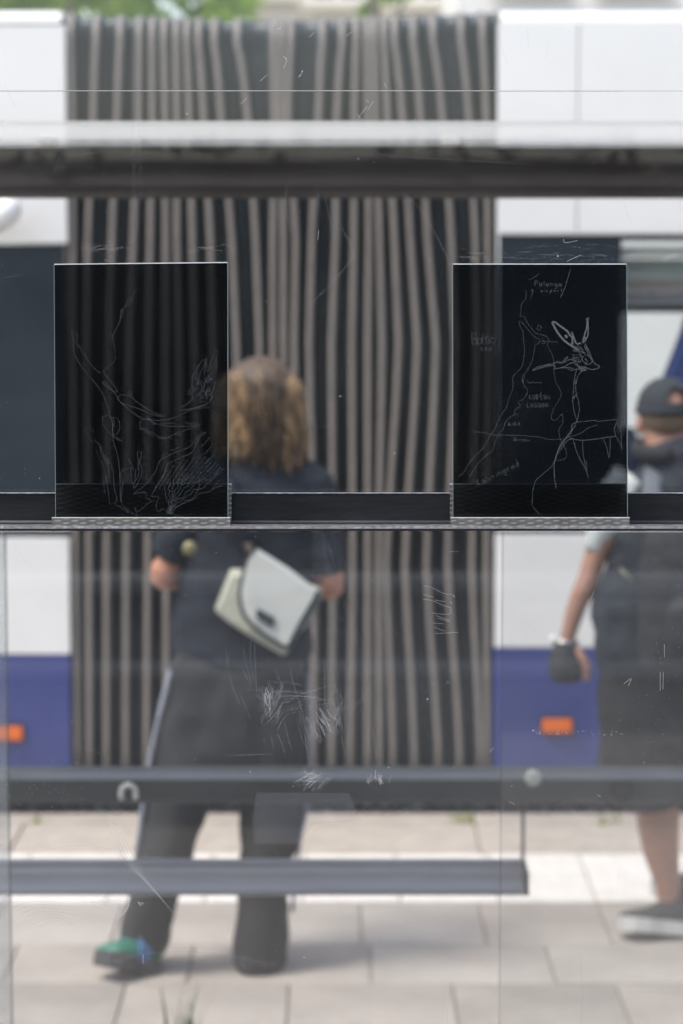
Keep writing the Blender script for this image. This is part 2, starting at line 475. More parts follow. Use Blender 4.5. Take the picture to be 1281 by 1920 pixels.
def tree(px, Y, zc, rx, rz, label, seed, n=5000, size=.07):
    x = X(px, Y, 0)
    t = empty('tree', (x, Y, -.02), label, 'tree', 'trees beyond the bus')
    bm = bmesh.new(); r = random.Random(seed)
    tube_bm(bm, [Vector((x, Y, -.02)), Vector((x+.05, Y, zc*.4)), Vector((x-.03, Y+.05, zc*.75)), Vector((x, Y, zc))], [.13, .10, .08, .04])
    for k in range(7):
        a = r.uniform(0, 2*PI); z0 = zc*r.uniform(.55, .85)
        p0 = Vector((x, Y, z0)); p2 = p0 + Vector((rx*.7*math.cos(a), rx*.7*math.sin(a), rz*.7))
        tube_bm(bm, [p0, (p0+p2)/2+Vector((0, 0, -.05)), p2], [.05, .035, .015], 8)
    obj('trunk', bm, M['bark'], t, True)
    c = crown_mesh(rx, rx, rz, n, size, seed)
    bmesh.ops.translate(c, verts=c.verts, vec=(x, Y, zc+.2))
    obj('crown', c, M['leaf'], t)
tree(130, 19, 3.95, .85, .95, 'leftmost light green tree behind the left half of the bus', 1)
tree(280, 20.5, 4.2, .95, 1.0, 'light green tree directly right of the leftmost tree behind the bus', 2)
tree(430, 27, 5.1, .45, .8, 'slim light green tree seen above the middle of the bellows', 3, 3000)
tree(705, 25, 5.0, .45, .9, 'light green tree in front of the cream house', 4, 3000)

def house(px0, px1, Y, z_sill, label, wm, wins, top, name='house', roof=None):
    x0, x1 = X(px0, Y, 0), X(px1, Y, 0)
    t = empty(name, ((x0+x1)/2, Y, -.02), label, 'house')
    box('wall', x0, x1, Y, Y+7, -.02, top, wm, t)
    box('roof', x0-.3, x1+.3, Y-.35, Y+7.3, top+.002, top+.35, roof or M['roof_red'], t)
    for a, b, zb, zt in wins:
        wx0, wx1 = X(a, Y, 0), X(b, Y, 0)
        f = box('window', wx0, wx1, Y-.05, Y-.002, zb, zt, M['white_plastic'], t)
        box('pane', wx0+.07, (wx0+wx1)/2-.03, Y-.062, Y-.052, zb+.07, zt-.07, M['pane_far'], f)
        box('pane', (wx0+wx1)/2+.03, wx1-.07, Y-.062, Y-.052, zb+.07, zt-.07, M['pane_far'], f)
        box('sill', wx0-.1, wx1+.1, Y-.14, Y-.052, zb-.09, zb-.003, wm, f)
    return t
zs = Z(6, 32)
house(455, 850, 32, zs, 'cream house far behind the bellows of the bus', M['facade'], [(575, 690, zs, zs+1.4), (725, 850, zs, zs+1.4), (470, 545, zs+.1, zs+1.4), (575, 690, zs-3, zs-1.5), (725, 850, zs-3, zs-1.5)], 9)
house(860, 1700, 27, 0, 'white rendered house far behind the right half of the bus', M['facade_w'], [(930, 1060, 1.0, 2.2), (1120, 1250, 4.95, 6.2), (930, 1060, 4.95, 6.2), (1350, 1480, 4.95, 6.2)], 8)
house(-600, 30, 29, 0, 'white rendered house far behind the left end of the bus', M['facade_w'], [(-400, -250, 3.0, 4.3), (-160, -40, 5.3, 6.6)], 8)

# unseen dark greenery and rails added behind the camera to mirror in the panes
hb = bmesh.new()
box_bm(hb, -7, 7, -5.2, -4.2, -.28, 2.35)
bmesh.ops.subdivide_edges(hb, edges=hb.edges[:], cuts=24, use_grid_fill=True)
for v in hb.verts:
    v.co += Vector((0, 1, .35))*.16*(noise.noise(v.co*2.2) + .5*noise.noise(v.co*6))
added_hedge = empty('added_hedge', (0, -4.7, -.28), 'unseen tall dark greenery added to mirror in the panes', 'added_hedge')
obj('added_hedge_body', hb, M['leaf_dark'], added_hedge)
lb = bmesh.new(); r = random.Random(11)
for _ in range(9000):
    p = Vector((r.uniform(-6.8, 6.8), r.uniform(-4.25, -4.02), r.uniform(-.2, 2.45)))
    a = Vector((r.gauss(0,1), r.gauss(0,1), r.gauss(0,1))).normalized()*.05; b = a.cross(Vector((r.gauss(0,1), r.gauss(0,1), r.gauss(0,1)))).normalized()*.025
    lb.faces.new([lb.verts.new(p-a), lb.verts.new(p+b), lb.verts.new(p+a), lb.verts.new(p-b)])
obj('leaves', lb, M['leaf_dark'], added_hedge, kind='stuff')
fence = empty('added_railing', (0, -3.6, -.012), 'unseen pale two rail fence added to mirror in the panes', 'added_railing')
for z, rr in ((.70, .042), (.36, .034)):
    bm = bmesh.new(); tube_bm(bm, [Vector((-5, -3.6, z)), Vector((5, -3.6, z))], [rr, rr], 12, (0, 0, 1))
    obj('rail', bm, M['pale_rail'], fence, True)
for i in range(6):
    bm = bmesh.new(); tube_bm(bm, [Vector((-5+i*2, -3.6, -.012)), Vector((-5+i*2, -3.6, .74))], [.025, .025], 10)
    obj('post', bm, M['seat_metal'], fence, True)

# ================================================================== BUS
BY = 8.5
bus = empty('articulated_bus', (0, 9.7, -.15), 'white and blue articulated bus with a grey folded bellows joint', 'bus')
FB = 11.05   # far side of the bus
ZR = Z(44, BY); ZB = Z(1492, BY)
def side(px0, px1, py0, py1, name, m, Y=BY, d=.045, bev=.004, parent=bus):
    return pbox(name, px0, py0, px1, py1, Y, d, m, parent, bev)
LX0 = -1100; RX1 = 2400
# left section
side(LX0, 124.5, 48, 456, 'upper_panel', M['bus_white'])
side(LX0, 123, 458, 1006, 'window', M['dark_glass'], BY+.012, .03)
side(LX0, 131, 1009, 1227, 'lower_panel', M['bus_white'])
side(LX0, 133, 1229, 1492, 'skirt_panel', M['bus_blue'])
# right section
side(933, 1083, 44, 437, 'upper_panel', M['bus_white'])
side(1085, RX1, 44, 437, 'upper_panel', M['bus_white'])
side(935, 1163, 439, 1000, 'pillar', M['dark_glass'], BY+.010, .035)
side(1165, 2395, 439, 452, 'window_header', M['dark_glass'], BY+.010, .035)
side(1165, 2395, 932, 1000, 'window_sill', M['dark_glass'], BY+.010, .035)
side(1165, 1900, 453, 931, 'window_pane', M['bus_glass'], BY+.02, .008, 0)
side(1901, 2395, 453, 931, 'window_pane', M['dark_glass'], BY+.02, .02, 0)
side(928, RX1, 1003, 1214, 'lower_panel', M['bus_white'])
side(925, RX1, 1216, 1492, 'skirt_panel', M['bus_blue'])
for x0, x1 in ((LX0, 124), (933, RX1)):
    a, b = X(x0, BY), X(x1, BY)
    # rounded roof
    pr = []
    for k in range(7):
        t = k/6*PI/2; pr.append((BY+.05-.05*math.cos(t)+.004, ZR+.002+.045*math.sin(t)))
    for k in range(7):
        t = PI/2-k/6*PI/2; pr.append((FB-.05+.05*math.cos(t), ZR+.002+.045*math.sin(t)))
    extrude_profile('roof', pr, a, b, M['bus_white'], bus, True)
    box('floor', a, b, BY+.05, FB-.05, .28, .36, M['interior'], bus)
    box('underbody', a, b, BY+.10, FB-.1, ZB+.06, .279, M['rubber'], bus)
    # far side: panels above and below its windows, posts between
    box('far_panel', a, b, FB-.045, FB, ZB, 1.0, M['bus_white'], bus)
    box('far_panel', a, b, FB-.045, FB, 2.12, ZR, M['bus_white'], bus)
    n = 3
    for k in range(n+1):
        xx = a + (b-a-.09)*k/n
        if abs(xx-X(1270, FB)) < .45: continue
        box('far_pillar', xx, xx+.09, FB-.05, FB, 1.002, 2.118, M['bus_dark'], bus)
    # wheels, outside the frame of the photograph
    for cx in ((a+b)/2,):
        for yy in (BY+.03, FB-.33):
            bm = bmesh.new()
            bmesh.ops.create_cone(bm, cap_ends=True, segments=40, radius1=.46, radius2=.46, depth=.28, matrix=Matrix.Translation((cx, yy+.15, .31)) @ Matrix.Rotation(PI/2, 4, 'X'))
            wh = obj('wheel', bm, M['rubber'], bus, False)
            bm = bmesh.new()
            bmesh.ops.create_cone(bm, cap_ends=True, segments=32, radius1=.28, radius2=.24, depth=.30, matrix=Matrix.Translation((cx, yy+.15, .31)) @ Matrix.Rotation(PI/2, 4, 'X'))
            obj('rim', bm, M['seat_metal'], wh, False)
# lamps
def lamp(px, py):
    Yl = BY-.022
    a, b = X(px-28, Yl, py), X(px+28, Yl, py)
    base = box('side_marker', a-.006, b+.006, BY-.008, BY-.001, Z(py+14, Yl)-.006, Z(py-14, Yl)+.006, M['rubber'], bus, .003)
    box('lens', a, b, Yl, BY-.009, Z(py+13, Yl), Z(py-13, Yl), M['orange'], base, .006)
lamp(1045, 1362); lamp(14, 1376)
# roof-edge fitting (white bump left)
bm = bmesh.new()
tube_bm(bm, [P(-22, 424, BY-.03), P(-10, 415, BY-.08), P(12, 398, BY-.10), P(26, 384, BY-.10), P(34, 380, BY-.09)], [.018, .045, .05, .042, .02], 14)
obj('mirror_arm', bm, M['white_plastic'], bus, True)
# inside behind the right window
xa, xb = X(1140, 10.9), X(1900, 10.9)
yy = FB-.10
def inside(py0, py1, nm, m, Y=yy, d=.04, px0=1060, px1=1950): return pbox(nm, px0, py0, px1, py1, Y, d, m, bus, .003)
inside(462, 483, 'handrail_cover', mat('bar_cream', (.66,.63,.57), .5), BY+.05, .03)
inside(486, 520, 'ceiling_duct', mat('duct_green', (.34,.38,.36), .5, var=.1), BY+.12, .05)
inside(521, 548, 'ceiling_duct', mat('duct_brown', (.34,.285,.255), .5, var=.1), BY+.14, .05)
inside(549, 568, 'ceiling_duct', mat('duct_mauve', (.24,.225,.26), .5, var=.1), BY+.16, .05)
inside(569, 586, 'window_rail', M['bus_dark'], BY+.18, .04)
inside(860, 1000, 'window_ledge', M['bus_dark'], FB-.09, .04)
# seats
def seat(px, Y):
    x = X(px, Y, 800)
    bm = bmesh.new()
    box_bm(bm, x-.24, x+.24, Y, Y+.42, .70, .80, .03)
    b = obj('seat_cushion', bm, M['seat_blue'], bus, False)
    bm = bmesh.new()
    tube_bm(bm, [Vector((x+.10, Y+.2, .78)), Vector((x+.13, Y+.2, 1.0)), Vector((x+.16, Y+.2, 1.18)), Vector((x+.18, Y+.2, 1.27)), Vector((x+.185, Y+.2, 1.31))], [(.05, .2), (.055, .21), (.05, .2), (.04, .15), (.02, .08)], 18, (1, 0, 0))
    obj('seat_back', bm, M['seat_blue'], bus, True)
seat(1100, 9.0)
seat(1205, 9.0)
cv = bmesh.new()
# pleated blue curtain tied at the right window
rowsn = 14; colsn = 26
grid = []
for i in range(rowsn+1):
    t = i/rowsn
    py = 592+ t*300
    xl = 1284 - 60*min(1, t*1.9)**1.1
    row = []
    for j in range(colsn+1):
        s = j/colsn
        Yc = BY+.13+.018*math.sin(s*colsn*1.4)
        row.append(cv.verts.new(P(xl + s*(120+50*t), py, Yc)))
    grid.append(row)
for i in range(rowsn):
    for j in range(colsn):
        cv.faces.new((grid[i][j], grid[i][j+1], grid[i+1][j+1], grid[i+1][j]))
cu = obj('curtain', cv, mat('curtain_blue', (.06,.10,.30), .85, var=.2, vscale=12), bus, True)
sd = cu.modifiers.new('t', 'SOLIDIFY'); sd.thickness = .003

# bellows
RT = { 50: [132,180,225,261,285,307,330,350,372,402,445,513,528,545,605,642,668,688,702,720,740,775,812,865,905],
      220: [136,175,220,260,286,310,332,355,382,415,465,515,527,540,598,632,665,690,705,727,755,789,830,880,912],
      450: [137,165,210,250,282,311,332,361,395,435,480,512,532,555,585,630,664,692,712,740,770,802,847,892,915],
      645: [137,163,205,243,279,311,336,365,400,444,487,512,532,552,580,622,660,690,717,748,783,818,855,895,917],
     1060: [142,167,200,237,277,312,340,375,412,452,495,520,541,562,590,625,662,690,710,725,760,800,840,885,912],
     1400: [145,168,200,236,275,312,345,380,418,460,500,517,536,558,588,622,657,690,712,737,777,822,862,900,914] }
ks = sorted(RT)
def ribx(i, py):
    if py <= ks[0]: return RT[ks[0]][i]
    if py >= ks[-1]: return RT[ks[-1]][i]
    for a, b in zip(ks, ks[1:]):
        if a <= py <= b:
            t = (py-a)/(b-a)
            t = t*t*(3-2*t)*.5 + t*.5
            return RT[a][i]*(1-t)+RT[b][i]*t
def topy(px):
    t = (px-125)/(932-125)
    return 26 + 12*math.sin(PI*min(1, max(0, t)))**1.2 - 6*t
BYB = BY+.015
levels = [1485, 1400, 1300, 1180, 1060, 950, 850, 750, 645, 550, 450, 380, 300, 220, 160, 110]
def section(i_x):      # returns list of (px, py, dY) up the side and over the roof edge
    return None
def column(fx, depth):
    """fx(py)->px ; list of world points going up the side then round over the roof edge"""
    pts = [P(fx(py), py, BYB+depth) for py in levels]
    tp = topy(fx(50)); R = .10
    z1 = Z(tp, BYB+R); 
    for k in range(8):
        t = k/7*PI/2
        dq = depth*(1-.85*math.sin(t)); pts.append(Vector((P(fx(50), 50, BYB+depth).x, BYB+dq+R*(1-math.cos(t)), z1-R+R*math.sin(t)-depth*.10*math.sin(t))))
    pts.append(Vector((pts[-1].x, FB-.4, pts[-1].z)))
    return pts
def strip(cols, name, m, parent, solid=.004, smooth=True):
    bm = bmesh.new()
    V = [[bm.verts.new(p) for p in c] for c in cols]
    for a, b in zip(V, V[1:]):
        for k in range(len(a)-1): bm.faces.new((a[k], b[k], b[k+1], a[k+1]))
    o = obj(name, bm, m, parent, smooth)
    s = o.modifiers.new('t', 'SOLIDIFY'); s.thickness = solid; s.offset = 0
    return o
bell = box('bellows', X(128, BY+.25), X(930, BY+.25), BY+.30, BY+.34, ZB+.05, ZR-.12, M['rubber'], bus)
NR = 25
for i in range(NR):
    hw = 5.2
    cols = [column(lambda py, s=s: ribx(i, py)+s*hw, dd) for s, dd in ((-1, .022), (-.9, .004), (-.4, 0), (.4, 0), (.9, .004), (1, .022))]
    strip(cols, 'rib', M['rib'], bell, .003)
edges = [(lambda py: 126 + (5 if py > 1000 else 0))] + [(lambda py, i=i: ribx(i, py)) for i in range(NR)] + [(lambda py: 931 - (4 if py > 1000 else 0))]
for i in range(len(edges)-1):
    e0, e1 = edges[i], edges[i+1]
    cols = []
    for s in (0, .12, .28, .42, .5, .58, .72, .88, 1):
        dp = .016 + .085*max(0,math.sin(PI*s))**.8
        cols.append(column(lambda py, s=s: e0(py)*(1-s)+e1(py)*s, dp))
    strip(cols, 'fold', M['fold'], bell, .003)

# ================================================================== BENCH AND RAIL
RY = 5.35
bench = empty('bench', (-.3, RY, 0), 'grey metal bench with a curved seat plate and a back rail along the shelter', 'bench')
prof = [(RY+.020, Z(1614, RY)), (RY-.012, Z(1614, RY)), (RY-.012, Z(1618, RY))]
za, zb = Z(1618, RY), Z(1668, RY)
for k in range(9):                       # concave plate sweeping out towards the viewer at its foot
    t = k/8
    yk = RY-.008 + .012*math.sin(t*PI) - .095*t**1.8
    prof.append((yk, Z(1618+(1668-1618)*t, yk)))
prof += [(RY-.106, Z(1669, RY-.106)), (RY-.104, Z(1679, RY-.104)), (RY+.02, Z(1679, RY))]
extrude_profile('seat_plate', prof, X(-500, RY), X(978, RY, 1640), M['seat_metal'], bench, True)
box('end_plate', X(979, RY, 1640), X(985, RY, 1640), RY-.11, RY+.03, Z(1680, RY-.11), Z(1613, RY), M['bus_dark'], bench, .001)
bm = bmesh.new(); tube_bm(bm, [Vector((X(981, RY+.04, 1600), RY+.04, Z(1681, RY))), Vector((X(981, RY+.04, 1500), RY+.04, Z(1490, RY)))], [.004, .004], 8)
obj('hanger', bm, M['beam'], bench)
bm = bmesh.new(); tube_bm(bm, [Vector((X(-440, RY+.04, 1600), RY+.04, 0)), Vector((X(-440, RY+.04, 1500), RY+.04, Z(1490, RY)))], [.02, .02], 12)
obj('leg', bm, M['beam'], bench, True)
bm = bmesh.new(); tube_bm(bm, [Vector((1.25, RY+.04, 0)), Vector((1.25, RY+.04, Z(1490, RY)))], [.02, .02], 12)
obj('leg', bm, M['beam'], bench, True)
z0, z1 = Z(1505, RY), Z(1442, RY)
prof = [(RY-.020, z1), (RY-.046, z1-.013), (RY-.046, z1-.016), (RY-.030, z1-.018), (RY-.028, (z0+z1)/2), (RY-.020, z0+.010), (RY-.008, z0), (RY+.03, z0), (RY+.03, z1)]
extrude_profile('back_rail', prof, -1.6, 1.6, M['beam_low'], bench, True)
box('rail_highlight', -1.6, 1.6, RY-.050, RY-.0465, Z(1454, RY), Z(1441.5, RY), M['lit_steel'], bench, .001)  # added pale strip paints the lit line along the rail top
# round fixings on the back rail
def disc(px, py, Y, r, m, name='bolt', d=.012):
    bm = bmesh.new(); c = P(px, py, Y)
    tube_bm(bm, [c+Vector((0, d, 0)), c+Vector((0, .002, 0)), c+Vector((0, 0, 0))], [r, r, r*.75], 20, (1, 0, 0))
    return obj(name, bm, m, bench, True)
disc(1000, 1460, RY-.052, .0185, M['bolt']); disc(1168, 1482, RY-.05, .028, M['rubber'], 'plug')
bm = bmesh.new(); c = P(241, 1482, RY-.06)
tube_bm(bm, [c+Vector((.016*math.cos(a), 0, .016*math.sin(a)-.004)) for a in [PI*k/10 for k in range(11)]], [.006]*11, 8, (0,1,0))
for sx in (-1, 1): tube_bm(bm, [c+Vector((sx*.016, 0, -.022)), c+Vector((sx*.016, 0, -.002))], [.006, .006], 8)
tube_bm(bm, [c+Vector((0, .03, .008)), c+Vector((0, 0, .008))], [.004, .004], 8)
obj('shackle', bm, M['bolt'], bench, True)

# ================================================================== SHELTER
SY = 2.86
shel = empty('bus_shelter', (0, 4.0, 0), 'glass bus shelter with scratched panes, dark roof beam and steel angle rail', 'bus shelter')
BMY = 5.0
# upper beam
def bz(py): return Z(py, BMY)
prof = [(BMY-.015, bz(276)), (BMY-.045, bz(277)), (BMY-.045, bz(280)), (BMY-.030, bz(284)), (BMY-.012, bz(313)),
        (BMY-.020, bz(322)), (BMY-.040, bz(336)), (BMY-.048, bz(350)), (BMY-.044, bz(360)), (BMY-.030, bz(367)), (BMY-.01, bz(370)), (BMY+.05, bz(371)), (BMY+.06, bz(276))]
extrude_profile('roof_beam', prof, -2.2, 2.2, M['beam'], shel, True)
box('beam_cap', -2.2, 2.2, BMY-.047, BMY-.03, bz(275), bz(269), M['edge_highlight'], shel, .001)  # pale cap paints the bright highlight line above the beam
# glass canopy leaning on the beam towards the viewer
cz = bz(268)
box('canopy_glass', -2.2, 2.2, 4.48, BMY+.05, cz+.006, cz+.014, M['canopy'], shel)
for px in (90, 845):
    c = P(px, 268, BMY-.05)
    bm = bmesh.new(); box_bm(bm, c.x-.018, c.x+.018, c.y-.03, c.y+.02, c.z-.006, c.z+.010, .004)
    obj('glass_clamp', bm, M['white_plastic'], shel)
box('unseen_roof_panel', -2.4, 2.4, 2.9, 4.30, 2.62, 2.68, M['beam_low'], shel)  # unseen opaque panel put in to shade the near paving
for sx in (-2.1, 2.1):
    for yy in (2.92, 4.95):
        bm = bmesh.new(); tube_bm(bm, [Vector((sx, yy, 0)), Vector((sx, yy, 2.615 if yy < 4 else bz(371)-.002))], [.035, .035], 12)
        obj('post', bm, M['beam'], shel, True)
# panes
up = box('glass_pane', -1.9, 1.9, SY, SY+.006, Z(996, SY), Z(170.8, SY), M['glass_up'], shel)
lo = box('glass_pane', -1.9, 1.9, SY+.0005, SY+.0065, .08, Z(998, SY), M['glass_lo'], shel)
top = box('glass_pane', -1.9, 1.9, SY, SY+.006, Z(169.6, SY), 2.55, M['glass_up'], shel)
box('pane_joint', -1.9, 1.9, SY-.0004, SY+.0064, Z(170.7, SY), Z(169.9, SY), scratch_mat('joint_line', (.8,.8,.8), .6), shel)
# panes on the street side with a gap between them
fy = 3.7
box('glass_pane', X(942, fy, 1300), 2.0, fy, fy+.008, .08, Z(985, fy), M['glass_far'], shel)
box('pane_edge', X(939.5, fy, 1300), X(941.8, fy, 1300), fy-.001, fy+.009, .08, Z(985, fy), scratch_mat('edge_grey', (.14,.15,.15), .15), shel)
box('glass_pane', -2.0, X(11, fy, 1300), fy, fy+.008, .08, Z(985, fy), glass('glass_milky', (.93,.95,.95), dust=.16), shel)  # given a paler, milkier layer than the other panes
box('pane_edge', X(11.5, fy, 1300), X(16, fy, 1300), fy-.001, fy+.009, .08, Z(985, fy), scratch_mat('edge_pale', (.16,.18,.18), .25), shel)
# steel angle
AY = 2.842
zt = Z(925.5, AY); zbm = Z(986, AY-.04)
prof = [(AY, zt), (AY+.006, zt), (AY+.006, zbm-.005), (AY-.048, zbm-.005), (AY-.050, zbm-.003), (AY-.048, zbm), (AY-.002, zbm), (AY, zbm+.002)]
rail = extrude_profile('angle_rail', prof, -1.9, 1.9, M['steel_dark'], shel)
extrude_profile('edge_glint', [(AY-.001, zt+.0001), (AY-.001, zt+.001), (AY+.006, zt+.001), (AY+.006, zt+.0001)], -1.9, 1.9, M['steel_edge'], rail)  # pale strip paints the highlight along the top of the angle
extrude_profile('lip_glint', [(AY-.0505, zbm-.0022), (AY-.0505, zbm+.0006), (AY-.030, zbm+.0008), (AY-.030, zbm+.0001), (AY-.049, zbm+.0001), (AY-.049, zbm-.0022)], -1.9, 1.9, M['steel_edge'], rail)  # pale strip paints the lit front of the ledge

# ================================================================== PLATES AND HOLDERS
zf = zbm + .001        # top of the flange
def holder(x0, x1, label):
    t = empty('plate_holder', ((x0+x1)/2, AY-.02, zf), label, 'holder', 'stamped steel holders on the angle rail')
    yb = AY-.008; yf = AY-.046
    ztop = Z(909, yb)
    zl = Z(971.5, yf)
    box('back_plate', x0+.0003, x1-.0003, yb, yb+.0016, zf+.0020, ztop, M['stamped'], t)
    box('base_plate', x0+.0003, x1-.0003, yf+.0014, yb-.0002, zf+.0004, zf+.0016, M['stamped'], t)
    box('front_lip', x0, x1, yf, yf+.0012, zf-.0010, zl, M['stamped'], t)
    box('lip_edge', x0, x1, yf-.0002, yf+.0014, zl+.0001, zl+.0010, M['edge_highlight'], t)
    box('back_edge', x0, x1, yb-.0002, yb+.0018, ztop+.0001, ztop+.0014, M['edge_highlight'], t)
    return t
hy = AY-.046
holder(X(97.5, hy, 980), X(432, hy, 980), 'stamped steel holder under the left smoked glass plate')
holder(X(846, hy, 980), X(1180.5, hy, 980), 'stamped steel holder under the right smoked glass plate')

def ribbon_bm(bm, pts, wd, off=None):
    """flat band of width wd along world points lying in a plane Y = const (normal -Y)"""
    n = len(pts)
    if n < 2: return
    A = []
    for i, p in enumerate(pts):
        t = pts[min(i+1, n-1)]-pts[max(i-1, 0)]; t.y = 0
        if t.length < 1e-8: t = Vector((1, 0, 0))
        t.normalize(); nr = Vector((-t.z, 0, t.x))
        ww = wd[i] if isinstance(wd, list) else wd
        A.append((bm.verts.new(p+nr*ww/2), bm.verts.new(p-nr*ww/2)))
    for (a, b), (c, d_) in zip(A, A[1:]): bm.faces.new((a, b, d_, c))
def smooth_pts(pp, sub=4):
    """Catmull-Rom through 2-D points"""
    if len(pp) < 3: return pp
    out = []
    q = [pp[0]]+list(pp)+[pp[-1]]
    for i in range(1, len(q)-2):
        p0, p1, p2, p3 = q[i-1], q[i], q[i+1], q[i+2]
        for k in range(sub):
            t = k/sub
            out.append(tuple(.5*((2*p1[c]) + (-p0[c]+p2[c])*t + (2*p0[c]-5*p1[c]+4*p2[c]-p3[c])*t*t + (-p0[c]+3*p1[c]-3*p2[c]+p3[c])*t**3) for c in (0, 1)))
    out.append(tuple(pp[-1]))
    return out
GL = { # simple one-line handwriting, box 0..1 wide, 0 base .. 1 cap height
 'P': [[(0,0),(.05,1),(.5,.95),(.6,.7),(.4,.5),(.05,.48)]], 'a': [[(.6,.5),(.3,.55),(.05,.3),(.2,0),(.55,.15),(.6,.5),(.6,.1),(.75,0)]],
 'l': [[(.2,1),(.15,.3),(.3,0)]], 'n': [[(.05,.5),(.1,0)],[(.1,.35),(.35,.55),(.55,.4),(.6,0)]], 'g': [[(.6,.5),(.3,.55),(.05,.3),(.25,.05),(.55,.2),(.6,.5),(.6,-.2),(.35,-.45),(.1,-.3)]],
 'i': [[(.2,.5),(.2,0)],[(.2,.72),(.22,.76)]], 'r': [[(.1,.5),(.15,0)],[(.15,.3),(.35,.55),(.5,.5)]], 'p': [[(.1,.5),(.12,-.4)],[(.1,.4),(.4,.55),(.55,.25),(.35,0),(.12,.1)]],
 'o': [[(.3,.5),(.05,.3),(.2,0),(.5,.1),(.52,.4),(.3,.5)]], 't': [[(.25,.9),(.2,.2),(.4,0)],[(.02,.6),(.5,.62)]],
 'B': [[(.1,0),(.12,1),(.6,.9),(.55,.6),(.15,.52),(.65,.4),(.6,.08),(.1,0)]], 'c': [[(.5,.45),(.25,.52),(.05,.25),(.25,0),(.55,.1)]], 's': [[(.5,.45),(.2,.5),(.15,.33),(.45,.2),(.4,0),(.05,.03)]],
 'e': [[(.08,.25),(.5,.32),(.35,.52),(.08,.35),(.2,0),(.55,.1)]], 'd': [[(.55,.45),(.25,.5),(.05,.25),(.25,0),(.55,.2),(.6,1.05),(.62,0)]],
 'K': [[(.08,0),(.08,1)],[(.6,1),(.1,.45),(.62,0)]], 'U': [[(.05,1),(.1,.15),(.35,0),(.6,.2),(.62,1)]], 'R': [[(.05,0),(.05,1),(.5,.92),(.5,.55),(.1,.48),(.62,0)]],
 'S': [[(.58,.85),(.3,1),(.08,.75),(.5,.4),(.5,.1),(.1,.02)]], 'I': [[(.2,1),(.2,0)]], 'A': [[(0,0),(.3,1),(.6,0)],[(.1,.35),(.5,.35)]], 'L': [[(.1,1),(.05,0),(.55,.03)]],
 'G': [[(.6,.8),(.3,1),(.02,.5),(.3,0),(.6,.2),(.6,.45),(.35,.45)]], 'O': [[(.3,1),(.02,.5),(.3,0),(.62,.5),(.3,1)]], 'N': [[(.05,0),(.08,1),(.55,0),(.6,1)]], 'D': [[(.08,0),(.08,1),(.5,.8),(.58,.3),(.08,0)]],
 'v': [[(.3,1.35),(.42,1.15),(.58,1.4)]] }
def write(txt, x, y, size, adv=None, ang=0.0, jit=.06, seed=1):
    r = random.Random(seed); out = []
    adv = adv or size*.72
    ca, sa = math.cos(ang), math.sin(ang)
    cx = 0
    for ch in txt:
        if ch == ' ': cx += adv; continue
        if ch == 'Š':
            strokes = GL['S'] + [[(.15,1.45),(.3,1.2),(.5,1.5)]]
        else: strokes = GL[ch]
        narrow = ch in 'ilIt'
        for st in strokes:
            pp = []
            for (u, v) in smooth_pts(st, 3):
                lx = cx + u*size*.85; ly = -v*size + r.uniform(-jit, jit)*size*.3
                pp.append((x + lx*ca - ly*sa, y + lx*sa + ly*ca))
            out.append(pp)
        cx += adv*(.55 if narrow else 1)
    return out
def plate(c4, label, drawing):
    """c4: photo corners TL, TR, BR, BL"""
    yp = AY-.030
    W4 = [P(px, py, yp) for px, py in c4]
    t = empty('smoked_glass_plate', ((W4[2].x+W4[3].x)/2, yp, zf+.002), label, 'glass plate', 'engraved smoked glass plates')
    bm = bmesh.new()
    th = .004
    f = [bm.verts.new(p) for p in W4]; b = [bm.verts.new(p+Vector((0, th, 0))) for p in W4]
    bm.faces.new(f); bm.faces.new(b[::-1])
    for i in range(4): bm.faces.new((f[i], b[i], b[(i+1)%4], f[(i+1)%4]))
    obj('plate', bm, M['smoked'], t)
    bm = bmesh.new()
    e = .0007
    tl, tr, br, bl = W4
    def bar(p, q, wd, y0, y1, side):
        bb = bm; dv = (q-p).normalized(); nr = Vector((-dv.z, 0, dv.x))*wd*side
        vs8 = [bb.verts.new(v) for v in (p+Vector((0,y0,0)), q+Vector((0,y0,0)), q+nr+Vector((0,y0,0)), p+nr+Vector((0,y0,0)), p+Vector((0,y1,0)), q+Vector((0,y1,0)), q+nr+Vector((0,y1,0)), p+nr+Vector((0,y1,0)))]
        for ff in ((0,1,2,3),(7,6,5,4),(0,4,5,1),(1,5,6,2),(2,6,7,3),(3,7,4,0)): bb.faces.new([vs8[k] for k in ff])
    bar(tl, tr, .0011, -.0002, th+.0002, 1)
    obj('top_edge', bm, M['edge_highlight'], t)
    bm = bmesh.new()
    bar(tl, bl, .0006, -.0002, th+.0002, -1)
    em = scratch_mat('edge_green', (.30,.38,.38), .75)
    obj('side_edge', bm, em, t)
    bm = bmesh.new(); bar(tr, br, .0009, -.0002, th+.0002, 1)
    obj('side_edge', bm, em, t)
    for nm, mm, strokes in drawing:
        bm = bmesh.new()
        for st, wd in strokes:
            wd = wd*(.8 if strokes is la else .88)
            pts = [P(px, py, yp-.0004) for px, py in st]
            ribbon_bm(bm, pts, wd)
        obj(nm, bm, mm, t)
    return t
PXM = 1/1600
